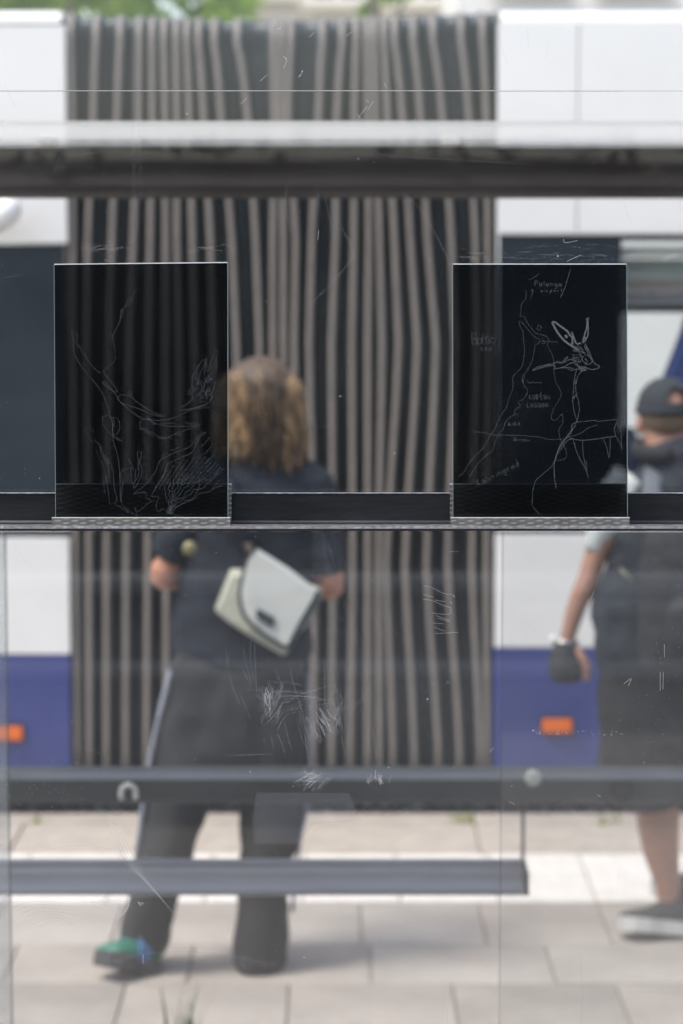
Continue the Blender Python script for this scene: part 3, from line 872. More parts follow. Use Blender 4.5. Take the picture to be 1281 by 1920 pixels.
# ---------------- right plate drawing (photo pixels)
def cA(pp, s=.2576, ox=850, oy=500): return [(ox+x*s, oy+y*s) for x, y in pp]
def cB(pp): return cA(pp, .2576, 850, 700)
def cC(pp): return cA(pp, .2576, 100, 520)
def cD(pp): return cA(pp, .2576, 100, 740)
w1, w2, w3 = .00050, .00085, .0026
coast = []
def L(pp, wd=w1, tgt=None, sub=3): (coast if tgt is None else tgt).append((smooth_pts(pp, sub), wd))
L(cA([(530,175),(528,235),(498,268),(492,330),(488,362),(515,365),(540,410),(570,450),(605,485),(660,500),(690,522),(688,575),(712,625),(730,680),(735,790),(752,854)])+cB([(760,90),(782,130),(780,175),(745,230),(722,285),(714,332),(750,340),(775,310),(795,300),(795,370),(768,405),(778,478)]))
L(cB([(778,478),(800,510),(820,560),(826,600),(800,628),(745,634)]))
L(cA([(620,555),(632,530),(605,520),(570,490),(530,440),(500,405),(480,398),(488,440),(506,470),(512,540),(518,600),(512,680),(492,740),(435,800),(436,854)])+cB([(436,60),(432,120),(405,180),(388,245),(355,295),(325,350),(300,410),(262,465),(215,545),(160,600),(105,670),(85,712),(42,748)]))
L(cA([(632,530),(620,560),(595,575),(582,655),(565,700),(540,755),(505,800),(510,845)])+cB([(500,40),(508,70),(540,125),(530,160),(505,192),(470,205),(488,240),(450,265),(440,300),(400,330),(375,365),(362,410),(320,460),(295,530),(282,570),(235,600),(175,665),(120,748)]))
L(cB([(145,428),(235,432),(280,446),(400,450),(540,456),(640,466),(710,482),(830,474)]))
L(cA([(565,228),(578,185),(572,168)])); L(cA([(560,182),(575,165),(588,180)]))
L(cA([(555,95),(600,72),(625,50)])); L(cA([(856,15),(835,80),(812,155),(778,230)]), w2)
L([(1011+3.9*math.cos(a), 615+4.2*math.sin(a)) for a in [k*PI/6 for k in range(13)]])
L(cA([(642,545),(668,545),(665,558),(645,556),(642,545)])); L(cA([(650,543),(656,532),(662,543)])); L(cA([(672,545),(700,540),(705,548),(725,545),(735,548),(765,546)]))
L(cB([(540,45),(548,68),(565,72),(575,60),(590,70),(610,66),(625,70),(648,68)])); L(cA([(500,790),(520,800),(512,830)]))
L(cB([(440,310),(455,298),(472,306)]))
for st in write('Palanga', 1003, 536, 9.5, 8.0, .02, seed=2): L(st, .0007, None, 1)
for st in write('airport', 1014, 548, 7, 6.8, -.03, seed=3): L(st, .0006, None, 1)
for st in write('Baltic', 884, 646, 20, 9.6, -.05, seed=4): L(st, .0006, None, 1)
for st in write('sea', 901, 657, 10, 7.8, .0, seed=5): L(st, .0006, None, 1)
for st in write('KURŠIAI', 992, 749, 8.5, 6.7, 0, seed=6): L(st, .0006, None, 1)
for st in write('LAGOON', 988, 764, 8.5, 7.0, 0, seed=7): L(st, .0006, None, 1)
for st in write('NIDA', 953, 798.5, 6.5, 7.3, -.02, seed=8): L(st, .0006, None, 1)
for st in write('Border', 963, 826.5, 6.5, 5.6, .05, seed=9): L(st, .0005, None, 1)
for st in write('Kaliningrad', 897, 911, 11, 9.2, -.46, seed=10): L(st, .0006, None, 1)
L([(946.0,794),(947.2,795.2)], .0020); L([(980.6,717.6),(981.6,718.8)], .0016)
deer = []; earw = []
L(cA([(720,412),(735,402),(790,440),(830,470),(850,500),(868,520),(866,570)]), w3, earw); L(cA([(722,412),(760,480),(810,540),(860,575),(905,605)]), w3, earw)
L(cA([(862,475),(880,520),(890,550),(905,562),(930,555)]), .0019, earw); L(cA([(815,498),(830,518)]), .0035, earw)
L(cA([(975,375),(972,440),(955,500),(942,545)]), .0019, earw); L(cA([(978,375),(982,440),(980,500),(960,540),(940,555)]), .0015, earw); L(cA([(960,510),(962,535)]), .002, earw); L(cA([(965,376),(995,374)]), .0008, earw)
L(cA([(960,560),(985,610),(1010,670),(1030,705),(1065,725),(1040,745),(1000,748),(960,735),(930,750)]), .0012, deer)
L(cA([(965,570),(975,620),(990,650),(1012,690),(980,712),(945,690),(935,660)]), .0011, deer)
L(cA([(578,752),(620,728),(700,712),(735,705),(760,690),(800,700),(835,655)]), .0011, deer); L(cA([(582,758),(640,735),(735,718),(740,742),(800,730),(860,700),(900,690)]), .0012, deer)
L(cA([(660,718),(680,712),(740,705),(742,695),(775,702),(800,688),(815,665),(835,655)]), .0008, deer); L(cA([(805,700),(850,675),(900,690)]), .0011, deer)
L(cA([(790,738),(850,735),(885,750),(930,740)]), .0009, deer); L(cA([(820,735),(860,755),(900,745)]), .0007, deer)
rr = random.Random(4)
for k in range(26):
    x = rr.uniform(878, 965); y = rr.uniform(575, 745)
    L(cA([(x, y), (x+rr.uniform(-32, 32), y+rr.uniform(-26, 26)), (x+rr.uniform(-32, 32), y+rr.uniform(-30, 30))]), .00085, deer, 1)
for k in range(7): L(cA([(925+k*6, 725), (927+k*6, 765-k)]), .0008, deer, 1)
L(cA([(900,740),(885,800),(880,854)])+cB([(878,60),(876,120),(870,190),(878,270),(895,330),(900,355)]), .0008, deer)
L(cA([(940,755),(905,800),(895,854)])+cB([(890,50),(892,130),(910,200),(918,260),(905,330),(898,360)]), .0008, deer)
for k in range(5): L(cB([(862+k*4, 205-k*8), (885+k*2, 175-k*6)]), .0005, deer, 1)
L(cB([(900,355),(865,375),(862,410),(830,455),(800,505),(765,560),(745,625),(728,655)]), .0012, deer)
L(cB([(893,372),(875,400),(845,450),(800,490),(770,540),(738,640),(734,700),(735,760)]), .0009, deer)
L(cB([(728,655),(715,680),(660,725),(605,775),(590,810),(580,854)]), .0007, deer); L(cB([(735,700),(740,780),(750,840)]), .0008, deer)
L([(999.5,917),(998,940),(998,948),(1006,958),(1013,965)], .0006, deer)
L(cB([(838,460),(870,478),(940,488),(1020,480),(1080,472),(1140,462),(1180,455),(1172,400),(1190,360)]), .0009, deer)
L(cB([(905,355),(1000,345),(1040,342),(1045,350),(1130,342),(1190,335),(1200,345),(1190,358)]), .0007, deer)
L(cB([(850,460),(920,440),(980,400),(1052,373)]), .0006, deer)
L(cB([(870,475),(895,560),(930,640),(965,700),(985,762)]), .0008, deer); L(cB([(945,485),(942,550),(955,640),(970,710),(972,655),(960,640)]), .0007, deer)
L(cB([(1088,475),(1115,530),(1133,615),(1140,560),(1143,465)]), .0007, deer)
L(cB([(1190,360),(1222,430),(1222,500),(1230,555),(1215,510),(1182,455)]), .0007, deer)
L(cB([(870,475),(830,490),(790,545),(755,590)]), .0009, deer)
# ---------------- left plate drawing
la = []
L(cC([(622,80),(600,92),(585,120),(570,170),(545,195),(525,215),(540,165),(565,158),(560,180),(530,210)]), w1, la)
L(cC([(525,215),(500,240),(490,265),(505,290),(510,250),(495,235),(488,310),(465,365),(435,420),(432,450),(448,510),(450,550)]), w1, la)
L(cC([(452,565),(450,598)]), w1, la); L(cC([(446,610),(400,655),(365,688),(405,740),(450,800),(468,835),(430,822),(380,788),(358,765),(375,758),(400,790),(448,845)]), w1, la)
L(cC([(125,385),(160,405),(182,440),(165,470),(195,510),(205,530),(250,600),(300,665),(342,698)]), w1, la)
L(cC([(125,385),(145,430),(147,500),(150,550),(200,640),(265,725),(330,800),(362,850)])+cD([(385,55),(408,110),(406,150)]), w1, la)
L(cD([(455,0),(490,55),(560,115),(640,170),(720,185),(810,185),(900,160),(1000,110),(1080,85),(1130,60),(1165,0)]), w1, la)
L(cD([(470,20),(495,0),(530,10),(570,15),(600,45),(650,80),(720,125),(805,158),(760,155),(690,130),(600,95),(520,70),(475,40),(470,20)]), w1, la)
L([(243+4*math.cos(a), 738+3.6*math.sin(a)) for a in [k*PI/5 for k in range(11)]], w1, la)
L(cD([(355,165),(400,150),(425,170),(432,250),(440,300),(400,270),(365,215),(355,165)]), w1, la); L(cD([(435,165),(470,175),(485,230),(470,280),(440,300),(500,335),(475,330),(440,300)]), w1, la)
L(cD([(435,165),(445,200),(440,235),(430,200)]), w1, la); L(cD([(406,150),(430,200),(432,290),(440,350),(465,430),(478,500),(485,590),(488,700),(492,780)]), w1, la)
L(cD([(440,600),(445,690),(465,760),(445,795),(490,820),(550,862)]), w1, la)
L(cD([(630,215),(640,185),(690,178),(735,205),(830,228),(950,230),(1070,222),(1000,245),(900,280),(830,310),(780,312),(730,280),(680,262),(635,235),(630,215)]), w1, la)
L(cD([(685,165),(735,215),(740,205)]), w1, la)
L(cD([(912,112),(930,82),(960,80),(1010,30),(1020,10)]), w1, la); L(cD([(908,105),(945,112),(1030,95),(1110,70)]), w1, la); L(cD([(1045,100),(1130,95)]), w1, la)
# deer head at the right
L(cC([(1060,800),(1015,810),(1012,740),(1030,690),(1075,620),(1100,598),(1100,640),(1070,700),(1040,780)]), w1, la)
L(cC([(1098,705),(1112,600),(1118,600),(1120,690),(1150,610),(1190,522),(1190,590),(1165,640),(1130,680)]), w1, la)
L(cC([(1182,605),(1188,660),(1165,690),(1140,700)]), w1, la); L(cC([(1015,810),(980,840),(990,854),(1030,820)]), w1, la)
L(cC([(1182,755),(1165,820),(1150,854)]), w1, la)
for k in range(34):
    x = rr.uniform(1050, 1148); y = rr.uniform(705, 900)
    L(cC([(x, y), (x+rr.uniform(-28, 28), y+rr.uniform(-30, 30)), (x+rr.uniform(-28, 28), y+rr.uniform(-34, 34))]), .00045, la, 1)
L(cD([(295,325),(340,370),(365,430),(395,500),(405,570),(412,590),(395,605),(385,595),(400,700),(412,800)]), w1, la)
L(cD([(340,370),(345,420),(380,480),(400,500),(395,455),(420,510),(438,570),(440,620)]), w1, la)
L(cD([(545,465),(575,520),(583,550)]), w1, la); L(cD([(575,530),(520,545),(490,575),(485,610),(505,640),(500,700),(495,780),(520,820),(550,860)]), w1, la)
L(cD([(500,600),(480,580)]), w1, la); L(cD([(565,540),(568,600),(575,650)]), w1, la)
L(cD([(612,415),(640,420),(638,460),(630,495),(645,540),(640,590),(600,670),(585,680),(588,640),(622,580),(620,480),(612,440),(612,415)]), w1, la)
L(cD([(1100,275),(1070,290),(1030,340),(975,390),(900,415),(800,465),(770,490),(745,560),(700,620),(660,665),(585,720),(640,712),(680,715),(675,750),(720,770),(680,800),(620,850),(590,820),(612,885),(520,820)]), w1, la)
L(cD([(1112,275),(1060,320),(1010,420),(920,460),(830,510),(805,590),(760,660),(715,740),(770,745),(750,800),(765,855),(800,830),(850,870)]), w1, la)
L(cD([(1060,600),(1065,660),(1040,720),(1000,770),(910,810),(870,860),(900,880),(960,888)]), w1, la)
for k in range(9):      # the flame-like strokes rising from the bottom
    x = 845; y = 865; pp = [(x+rr.uniform(-25, 25), y)]
    a = math.radians(100-k*9)
    for s in range(1, 14):
        rd = s*(15+k*2.4)
        pp.append((x+rd*math.cos(a)*(.45+.04*s)+rr.uniform(-11, 11), y-rd*math.sin(a)*.95+rr.uniform(-12, 12)))
        if pp[-1][1] < 440: break
    L(cD(pp), w1, la, 2)
def scribble(x, y, n, ang, size, seed):
    r = random.Random(seed); pp = []; ca, sa = math.cos(ang), math.sin(ang); out = []
    for k in range(n*3):
        lx = k*size*.33+r.uniform(-.2, .2)*size; ly = (-1)**k*size*r.uniform(.2, .55)
        if r.random() < .1: ly *= 2.2
        pp.append((x+lx*ca-ly*sa, y+lx*sa+ly*ca))
        if r.random() < .16 and len(pp) > 3: out.append(pp); pp = []
    if len(pp) > 1: out.append(pp)
    return out
def S(x, y, n, deg, size=3.4, seed=0):
    for q in scribble(100+x*.2576, 740+y*.2576, n, math.radians(deg), size, seed): la.append((smooth_pts(q, 2), .00024))
S(225,240,11,62,3.2,1); S(265,240,4,50,3.0,2); S(310,400,14,66,3.2,3); S(360,590,12,82,3.0,4); S(372,560,5,80,2.8,21)
S(690,170,2,30,3.2,5); S(775,208,10,0,3.0,6); S(965,208,8,2,3.0,7); S(630,245,10,30,3.2,8); S(750,318,10,0,3.0,9); S(900,295,4,-18,3,10)
S(790,445,4,-30,3,11); S(860,405,7,-22,3,12); S(585,670,12,-82,3.0,13); S(612,540,7,-78,3.2,22)
for k in range(13): S(735+k*34, 690-(k*5), max(5, 26-abs(k-5)*2), -58+k*1.2, 3.0, 30+k)
for k in range(6): S(1080+k*16, 380+k*60, 9-k//2, -48, 3.0, 60+k)
plate([(102,496.5),(426.5,493),(427,974),(105,974)], 'left smoked glass plate engraved with bird and plant line drawings and tiny handwriting', [('engraving', M['engrave'], la)])
plate([(849.5,496),(1174.5,496),(1176,974),(850,974)], 'right smoked glass plate engraved with a deer and a map of the Baltic coast', [('engraving', M['engrave'], coast), ('deer_engraving', M['engrave'], deer), ('deer_ear_engraving', M['engrave_s'], earw)])

# ================================================================== SCRATCHES ON THE PANES
sb = bmesh.new(); sb2 = bmesh.new(); rs = random.Random(21)
def sp(pts): return [P(px, py, SY-.0005) for px, py in pts]
def SC(pts, wd=.00035, strong=False): ribbon_bm(sb2 if strong else sb, sp(smooth_pts(pts, 4)), wd)
def cE(pp): return [(400+x*.25, 1180+y*.25) for x, y in pp]
def cF(pp): return [(580+x*.2186, 990+y*.2186) for x, y in pp]
def bundle(x, y, n, ang, ln, spread_x, spread_y, da=12, wd=.00035, strong=False, bend=.12):
    for _ in range(n):
        a = math.radians(ang+rs.gauss(0, da)); l = ln*rs.uniform(.45, 1.15)
        cx, cy = x+rs.gauss(0, spread_x), y+rs.gauss(0, spread_y)
        dx, dy = math.cos(a)*l/2, math.sin(a)*l/2; b = rs.uniform(-bend, bend)*l
        SC([(cx-dx, cy-dy), (cx-dy/l*b*2, cy+dx/l*b*2), (cx+dx, cy+dy)], wd*rs.uniform(.7, 1.3), strong)
# pale tangles around (500,1320), (610,1360) and (585,1458)
bundle(503, 1310, 34, 78, 26, 7, 12, 16, .0004); bundle(502, 1306, 12, 75, 20, 3, 8, 12, .0005, True)
bundle(515, 1335, 24, -66, 38, 10, 14, 10, .0004); bundle(524, 1300, 8, -70, 26, 4, 6, 10)
bundle(614, 1358, 26, 58, 30, 12, 10, 8, .0004); bundle(610, 1350, 12, 58, 24, 9, 8, 10, .0005, True); bundle(595, 1362, 14, 70, 36, 14, 10, 8)
bundle(633, 1338, 12, 68, 44, 6, 14, 8); bundle(632, 1345, 10, -64, 36, 6, 12, 8); bundle(573, 1360, 10, 72, 40, 5, 10, 6)
bundle(585, 1460, 34, -38, 30, 12, 8, 22, .0004); bundle(582, 1462, 12, -20, 26, 9, 6, 25, .0005, True); bundle(592, 1470, 12, -60, 24, 12, 6, 14, .0005)
bundle(545, 1303, 12, 3, 110, 20, 8, 3, .00028, False, .06); bundle(600, 1310, 6, -12, 90, 20, 8, 4, .00028)
bundle(710, 1462, 14, 70, 18, 12, 6, 35, .0005, True)
for q in ([(92,135),(115,300),(150,450),(198,558)], [(205,500),(235,560),(282,675)], [(225,145),(250,270),(290,410)], [(280,90),(278,220),(305,400)], [(308,110),(318,330),(325,460),(340,520)], [(205,265),(260,380),(282,430)],
          [(565,250),(600,400),(650,560),(690,700)], [(826,200),(835,400),(835,620)], [(903,398),(935,470),(990,552)], [(903,398),(935,520),(940,600),(970,740)], [(770,540),(785,690),(830,770),(868,832)],
          [(1045,0),(1080,110),(1145,320)], [(1040,0),(1040,200),(1030,360)], [(1120,395),(1180,300),(1281,225)], [(1020,640),(1120,510),(1281,390)], [(460,290),(520,430)], [(430,790),(452,885)], [(480,780),(520,870),(535,930)], [(535,690),(560,810),(592,910)],
          [(690,800),(705,920),(728,1010)], [(100,945),(260,942),(445,934)], [(550,612),(700,580),(900,548)], [(545,550),(680,480),(900,415)], [(1180,700),(1162,800),(1165,890)], [(1195,700),(1205,860),(1230,960)], [(960,800),(985,930)], [(640,1090),(690,1040),(730,1015)]):
    SC(cE(q), .0004)
for q in ([(110,38),(150,250),(210,420),(300,640),(370,820),(410,945)], [(110,40),(180,190),(215,320)], [(75,112),(200,210),(310,330),(400,490),(450,520)], [(190,40),(250,140),(320,330),(430,500),(510,640),(620,930)], [(310,38),(420,140),(480,190),(550,228)], [(310,38),(400,120),(450,200),(475,320)],
          [(110,150),(150,330),(190,470),(258,645)], [(270,40),(320,120),(338,255)], [(240,260),(300,400),(350,520),(357,610)], [(385,565),(440,740),(500,950)], [(400,548),(430,640),(530,950)], [(535,500),(620,680),(720,850),(795,955)], [(530,580),(560,700),(655,955)],
          [(0,300),(110,318),(255,325)], [(0,350),(130,350),(258,342)], [(0,420),(110,430),(230,455)], [(50,680),(180,690),(250,760),(320,810)], [(360,800),(365,960)], [(0,880),(220,880),(340,930)]):
    SC(cF(q), .00034)
for q in ([(980,495),(1050,510),(1150,560),(1235,572)], [(975,610),(1060,625),(1140,660),(1215,684)], [(1215,686),(1198,740),(1050,728)], [(1085,750),(1140,770),(1205,790)], [(1100,770),(1205,805)], [(1060,815),(1155,822)], [(1070,850),(1165,885)], [(1080,905),(1281,896)], [(980,570),(1065,592)], [(1205,202),(1281,204)], [(1075,618),(1170,632)]):
    SC(cF(q), .00045, True)
# lower left fans, the wide arcs, long hairs
for k in range(9): SC([(188+k*3, 1518+k*2), (215+k*3, 1580+rs.uniform(-3, 6)), (240+k*4, 1620+k*3), (300+k*4, 1680+k*5)], .0004)
for k in range(9): SC([(8+k*8, 1690+k*6), (45+k*8, 1678+k*6), (108+k*6+rs.uniform(-15, 15), 1676+k*8)], .00032)
SC([(215,1803),(260,1790),(340,1784),(420,1790),(520,1811)], .0004); SC([(268.5,1790),(268.5,1807)], .0007, True)
for k in range(4): SC([(98+k*7, 660-k*4-330+k*2), (115+k*6, 290+k*2), (142+k*14, 273+k*4)], .0003)
SC([(538,345),(536,390),(545,430)], .0003); SC([(595,345),(598,390)], .0003); SC([(610,370),(620,420)], .0003); SC([(580,572),(625,528),(655,490),(661,470),(640,425)], .0004); SC([(755,360),(790,395),(820,445),(842,490)], .0004); SC([(700,290),(860,300),(1000,308)], .0002)
for x0 in (248, 252, 262): SC([(x0, 50), (x0-2, 200), (x0+3, 380)], .00022)
for k in range(60):      # scuffs above the right plate and the left one
    x = rs.uniform(850, 1165); y = rs.choice([476, 481, 486, 462])+rs.gauss(0, 2.2); SC([(x, y), (x+rs.uniform(2, 30), y+rs.uniform(-1, 1))], .00022)
for k in range(60):
    x = rs.uniform(860, 1160); y = rs.gauss(482, 4); SC([(x, y), (x+rs.uniform(-3, 3), y+rs.uniform(2, 8))], .00022)
for k in range(22):
    x = rs.uniform(130, 430); SC([(x, 466+rs.gauss(0, 6)), (x+rs.uniform(8, 50), 465+rs.gauss(0, 6))], .00028)
SC([(1242,488),(1255,480),(1270,474)], .0006, True); SC([(1245,490),(1262,480)], .0006, True); SC([(1063,490),(1078,483),(1090,478)], .0006, True); SC([(1057,448),(1060,455),(1083,451)], .0005, True)
for q in ([(488,152),(500,141)], [(452,195),(464,183)], [(580,70),(590,60)], [(532,128),(538,112),(530,105)], [(560,145),(566,137)], [(410,240),(422,228)], [(650,67),(660,60)], [(720,155),(725,165)], [(1100,700),(1101,702)], [(670,215),(680,225),(672,222),(688,200)], [(686,188),(692,192)], [(700,190),(690,206)], [(1178,1286),(1184,1272),(1170,1282)], [(540,1203),(546,1203)], [(918,1410),(926,1402)], [(955,1503),(966,1509)], [(1120,1490),(1127,1494)], [(596,450),(598,432)], [(1100,705),(1101,706)], [(1108,1125),(1114,1108)], [(1238,1260),(1238,1295)], [(1244,1260),(1243,1292)], [(1246,1208),(1246,1232)]):
    SC(q, .0006, True)
SC([(1088,1790),(1092,1850),(1090,1920)], .0004); SC([(1170,1830),(1230,1834),(1281,1840)], .0003); SC([(1150,1860),(1281,1862)], .0003); SC([(845,1850),(840,1885),(838,1920)], .0004); SC([(1000,1360),(1055,1420),(1110,1432)], .0003)
SC([(100,1355),(150,1395),(215,1425),(240,1430)], .0003); SC([(0,1620),(60,1600),(160,1585),(320,1615)], .00025); SC([(640,1600),(800,1612),(900,1600)], .0002)
for k in range(150):     # loose hairlines everywhere
    x, y = rs.uniform(-40, 1320), rs.uniform(10, 1910); a = rs.uniform(0, PI); l = rs.uniform(6, 60)
    if 920 < y < 1000: continue
    SC([(x, y), (x+l*.5*math.cos(a)+rs.uniform(-3, 3), y+l*.5*math.sin(a)), (x+l*math.cos(a), y+l*math.sin(a))], .00022)
obj('scratch_marks', sb, M['scratch'], lo, kind='stuff')
obj('deep_scratch_marks', sb2, M['scratch_s'], lo, kind='stuff')
# specks of dust and paint
db = bmesh.new()
def speck(px, py, r):
    c = P(px, py, SY-.0009); n = 7
    vs7 = [db.verts.new(c+Vector((r*math.cos(2*PI*k/n)*rs.uniform(.6, 1.2), 0, r*math.sin(2*PI*k/n)*rs.uniform(.6, 1.2)))) for k in range(n)]
    db.faces.new(vs7)
for k in range(520):
    speck(rs.uniform(-40, 1320), rs.uniform(0, 1920), min(.0011, .0003*math.exp(rs.gauss(0, .5))))
for k in range(60): speck(rs.gauss(110, 60), rs.gauss(1480, 30), .0004)
for k in range(46): speck(rs.uniform(1000, 1170), rs.gauss(1374, 3), .0005)
for k in range(50): speck(rs.gauss(1230, 40), rs.gauss(1270, 120), .0004)
for p in ((563,142),(567,134),(536,110),(1000,1370),(1046,480),(802,1311),(90,1172),(3,1163),(851,1118),(846,1130),(729,1439),(430,1755),(740,850)): speck(p[0], p[1], .0012)
obj('dust_specks', db, M['scratch_s'], lo, kind='stuff')
# film patch and torn sticker
fb = bmesh.new(); fb.faces.new([fb.verts.new(P(x, y, SY-.0007)) for x, y in ((480,1486),(655,1487),(668,1520),(678,1536),(640,1542),(590,1544),(560,1582),(478,1582),(474,1540))])
obj('tape_film', fb, M['tape'], lo)
fb = bmesh.new(); fb.faces.new([fb.verts.new(P(x, y, SY-.0007)) for x, y in ((168,1690),(240,1683),(243,1690),(238,1712),(224,1722),(200,1710),(180,1702))])
obj('torn_sticker', fb, M['paper'], lo)
fb = bmesh.new()
ribbon_bm(fb, sp([(168,1690),(200,1688),(236,1685),(243,1688),(240,1702),(232,1712),(226,1718)]), .0007); ribbon_bm(fb, sp([(259,1692),(270,1694),(264,1698),(259,1692)]), .0008)
obj('sticker_rim', fb, M['scratch_s'], lo)
# a small sucker ring on the upper pane
bm = bmesh.new(); c = P(521, 46, SY+.02)
tube_bm(bm, [c+Vector((.0048*math.cos(a), 0, .0048*math.sin(a))) for a in [2*PI*k/20 for k in range(21)]], [.0009]*21, 6, (0, 1, 0))
obj('rubber_ring', bm, scratch_mat('ring_clear', (.7,.7,.7), .3), top)

# ================================================================== PEOPLE
def person(WY, x_c, label):
    return empty('person', (x_c, WY, 0), label, 'person')
# ---------------- woman
WY = YG(1815)
sW = F/WY
def wp(px, py, dy=0.0): return P(px, py, WY+dy) if False else Vector((P(px, py, WY).x, WY+dy, P(px, py, WY).z))
def wr(*r): return tuple(q/sW for q in r)
wom = person(WY, X(470, WY, 1700), 'person with loose light brown hair, navy top and charcoal trousers walking away')
bm = bmesh.new()
def chain(bm, fn, rfn, data, wax=(1,0,0), seg=22):
    """data: (px,py,dy,rw_px,rd_px)"""
    pts = [fn(a[0], a[1], a[2]) for a in data]; rr_ = [rfn(a[3], a[4]) for a in data]
    tube_bm(bm, pts, rr_, seg, wax)
# skin: torso, neck, head, arms, legs as one surface
chain(bm, wp, wr, [(440,1330,0,85,66),(445,1260,0,92,60),(455,1150,0,92,60),(470,1040,0,100,64),(480,950,0,108,62),(487,895,0,100,52),(488,868,.0,48,42),(488,840,.01,36,38),(488,800,.02,36,38)])
ball_bm(bm, wp(488, 748, .025), (57/sW, 68/sW, 74/sW), 24)
ball_bm(bm, wp(488, 790, .05), (42/sW, 50/sW, 46/sW), 20)     # jaw
tube_bm(bm, [wp(488,745,.125), wp(488,765,.145), wp(488,770,.13)], [(.008,.008), (.013,.012), (.010,.010)], 10)   # nose
tube_bm(bm, [wp(476,783,.118), wp(488,784,.126), wp(500,783,.118)], [.005, .007, .005], 8, (0,0,1))              # lips
for s in (-1, 1): ball_bm(bm, wp(488+s*57, 762, .02), (.007, .018, .026), 12)
for s, sh, el, wrs in ((-1, (398,905,0), (306,1082,-.03), (372,1090,.22)), (1, (582,905,0), (622,1100,-.02), (560,1105,.22))):
    chain(bm, wp, wr, [(sh[0]-s*14,sh[1]-8,0,30,30),(sh[0],sh[1],0,34,34),((sh[0]+el[0])/2,(sh[1]+el[1])/2,-.01,27,27),(el[0],el[1]-12,el[2],25,24),(el[0]+s*0,el[1]+8,el[2]+.01,22,22)], (0,1,0))
    mx = [(el[0],el[1],el[2],22,22),(el[0]-s*20,el[1]+6,.05,23,22),((el[0]+wrs[0])/2,(el[1]+wrs[1])/2,.12,19,18),(wrs[0],wrs[1],wrs[2],14,13)]
    chain(bm, wp, wr, mx, (0,0,1))
    hx, hy_, hd = wrs
    chain(bm, wp, wr, [(hx,hy_,hd,14,12),(hx-s*14,hy_,hd+.03,22,11),(hx-s*30,hy_+2,hd+.05,24,10),(hx-s*38,hy_+4,hd+.055,22,9)], (0,0,1))
    for k in range(4):
        zz = hy_-14+k*10; lf = (32, 38, 36, 26)[k]
        chain(bm, wp, wr, [(hx-s*34,zz,hd+.055,5.5,5.5),(hx-s*(36+lf*.4),zz+2,hd+.06,5.5,5.5),(hx-s*(36+lf*.75),zz+6,hd+.045,5,5),(hx-s*(34+lf*.85),zz+10,hd+.03,4.4,4.4)], (0,0,1), 10)
    chain(bm, wp, wr, [(hx-s*10,hy_-8,hd+.03,7,7),(hx-s*22,hy_-22,hd+.03,6.5,6.5),(hx-s*34,hy_-28,hd+.035,5.5,5.5),(hx-s*42,hy_-28,hd+.04,5,5)], (0,1,0), 10)
# legs
chain(bm, wp, wr, [(400,1280,0,60,62),(380,1400,0,54,56),(345,1520,-.01,42,44),(315,1600,-.03,36,40),(288,1690,-.02,34,38),(268,1765,.0,24,26),(262,1795,.0,24,26)])
chain(bm, wp, wr, [(500,1280,0,60,62),(505,1400,0,54,56),(508,1520,0,42,44),(503,1600,0,37,42),(490,1690,0,34,38),(484,1770,0,24,26),(484,1800,0,24,26)])
remeshed('body', bm, M['skin_tan'], wom, .0065, 3)
for s in (-1, 1):
    bm = bmesh.new(); ball_bm(bm, wp(488+s*18, 748, .118), .011, 12); obj('eye', bm, M['eye'], wom, True)
# hair: a cap plus many wavy locks fused
bm = bmesh.new()
ball_bm(bm, wp(492, 740, .0), (69/sW, 80/sW, 73/sW), 24)
ball_bm(bm, wp(492, 785, -.01), (64/sW, 66/sW, 62/sW), 24)
hr = random.Random(9)
for k in range(46):
    a = PI*(.02+.96*k/45)          # 0 = right side, PI = left side, round the back
    x0 = 488+64*math.cos(a); d0 = -.085*math.sin(a)
    ln = 838+ (30 if x0 > 500 else 0) + hr.uniform(-34, 18)
    if 430 < x0 < 545: ln += 8
    ph = hr.uniform(0, 6); amp = hr.uniform(5, 13)
    pts = []; rad = []
    for t in [q/9 for q in range(10)]:
        py = 705+(ln-705)*t
        spread = 1+.10*math.sin(PI*min(1, t*1.15))
        px = 490+(x0-490)*spread*(.62+.38*min(1, t*4)) + amp*math.sin(ph+t*9)*t + (10*t*t if x0 > 520 else 0)
        pts.append(wp(px, py, d0*(.7+.3*min(1, t*4))+.010*math.sin(ph*2+t*7)*t)); rad.append(wr(9.5*(1-t)**.5*(1)+3.5, 9*(1-t)**.5+3))
    tube_bm(bm, pts, rad, 8)
def hdisp(co, n):
    q = Vector((co.x*60, co.y*60, co.z*8)); return co + n*(.0035*noise.noise(q)+.002*noise.noise(q*2.3))
remeshed('hair', bm, M['hair'], wom, .0055, 1, hdisp)
# loose strands over the cap for the uneven light and dark of real hair
bm = bmesh.new()
for k in range(420):
    a = PI*hr.uniform(-.04, 1.04); x0 = 70*math.cos(a); d0 = -.115*math.sin(a)
    ln = 850+hr.uniform(-60, 26)+(18 if x0 > 20 else 0); ph = (k//12)*1.3; amp = 3+((k//12)*37 % 10)*.9
    pts = []; 
    for t in [q/11 for q in range(12)]:
        py = 672+(ln-672)*t
        rr_ = math.sin(min(1, t*2.6+.05)*PI/2)
        px = 491+x0*rr_*(1+.08*math.sin(PI*t))+amp*math.sin(ph+t*10)*t*1.3 + (10*t*t if x0 > 30 else -4*t*t)
        pts.append(wp(px, py, d0*rr_*(1-.12*t)+.006*math.sin(ph+t*8)*t))
    tube_bm(bm, pts, [.0016]*11+[.0005], 4)
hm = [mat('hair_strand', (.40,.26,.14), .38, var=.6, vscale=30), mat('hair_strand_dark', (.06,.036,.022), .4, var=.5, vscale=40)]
o = obj('hair_strands', bm, hm, wom, True, kind='stuff')
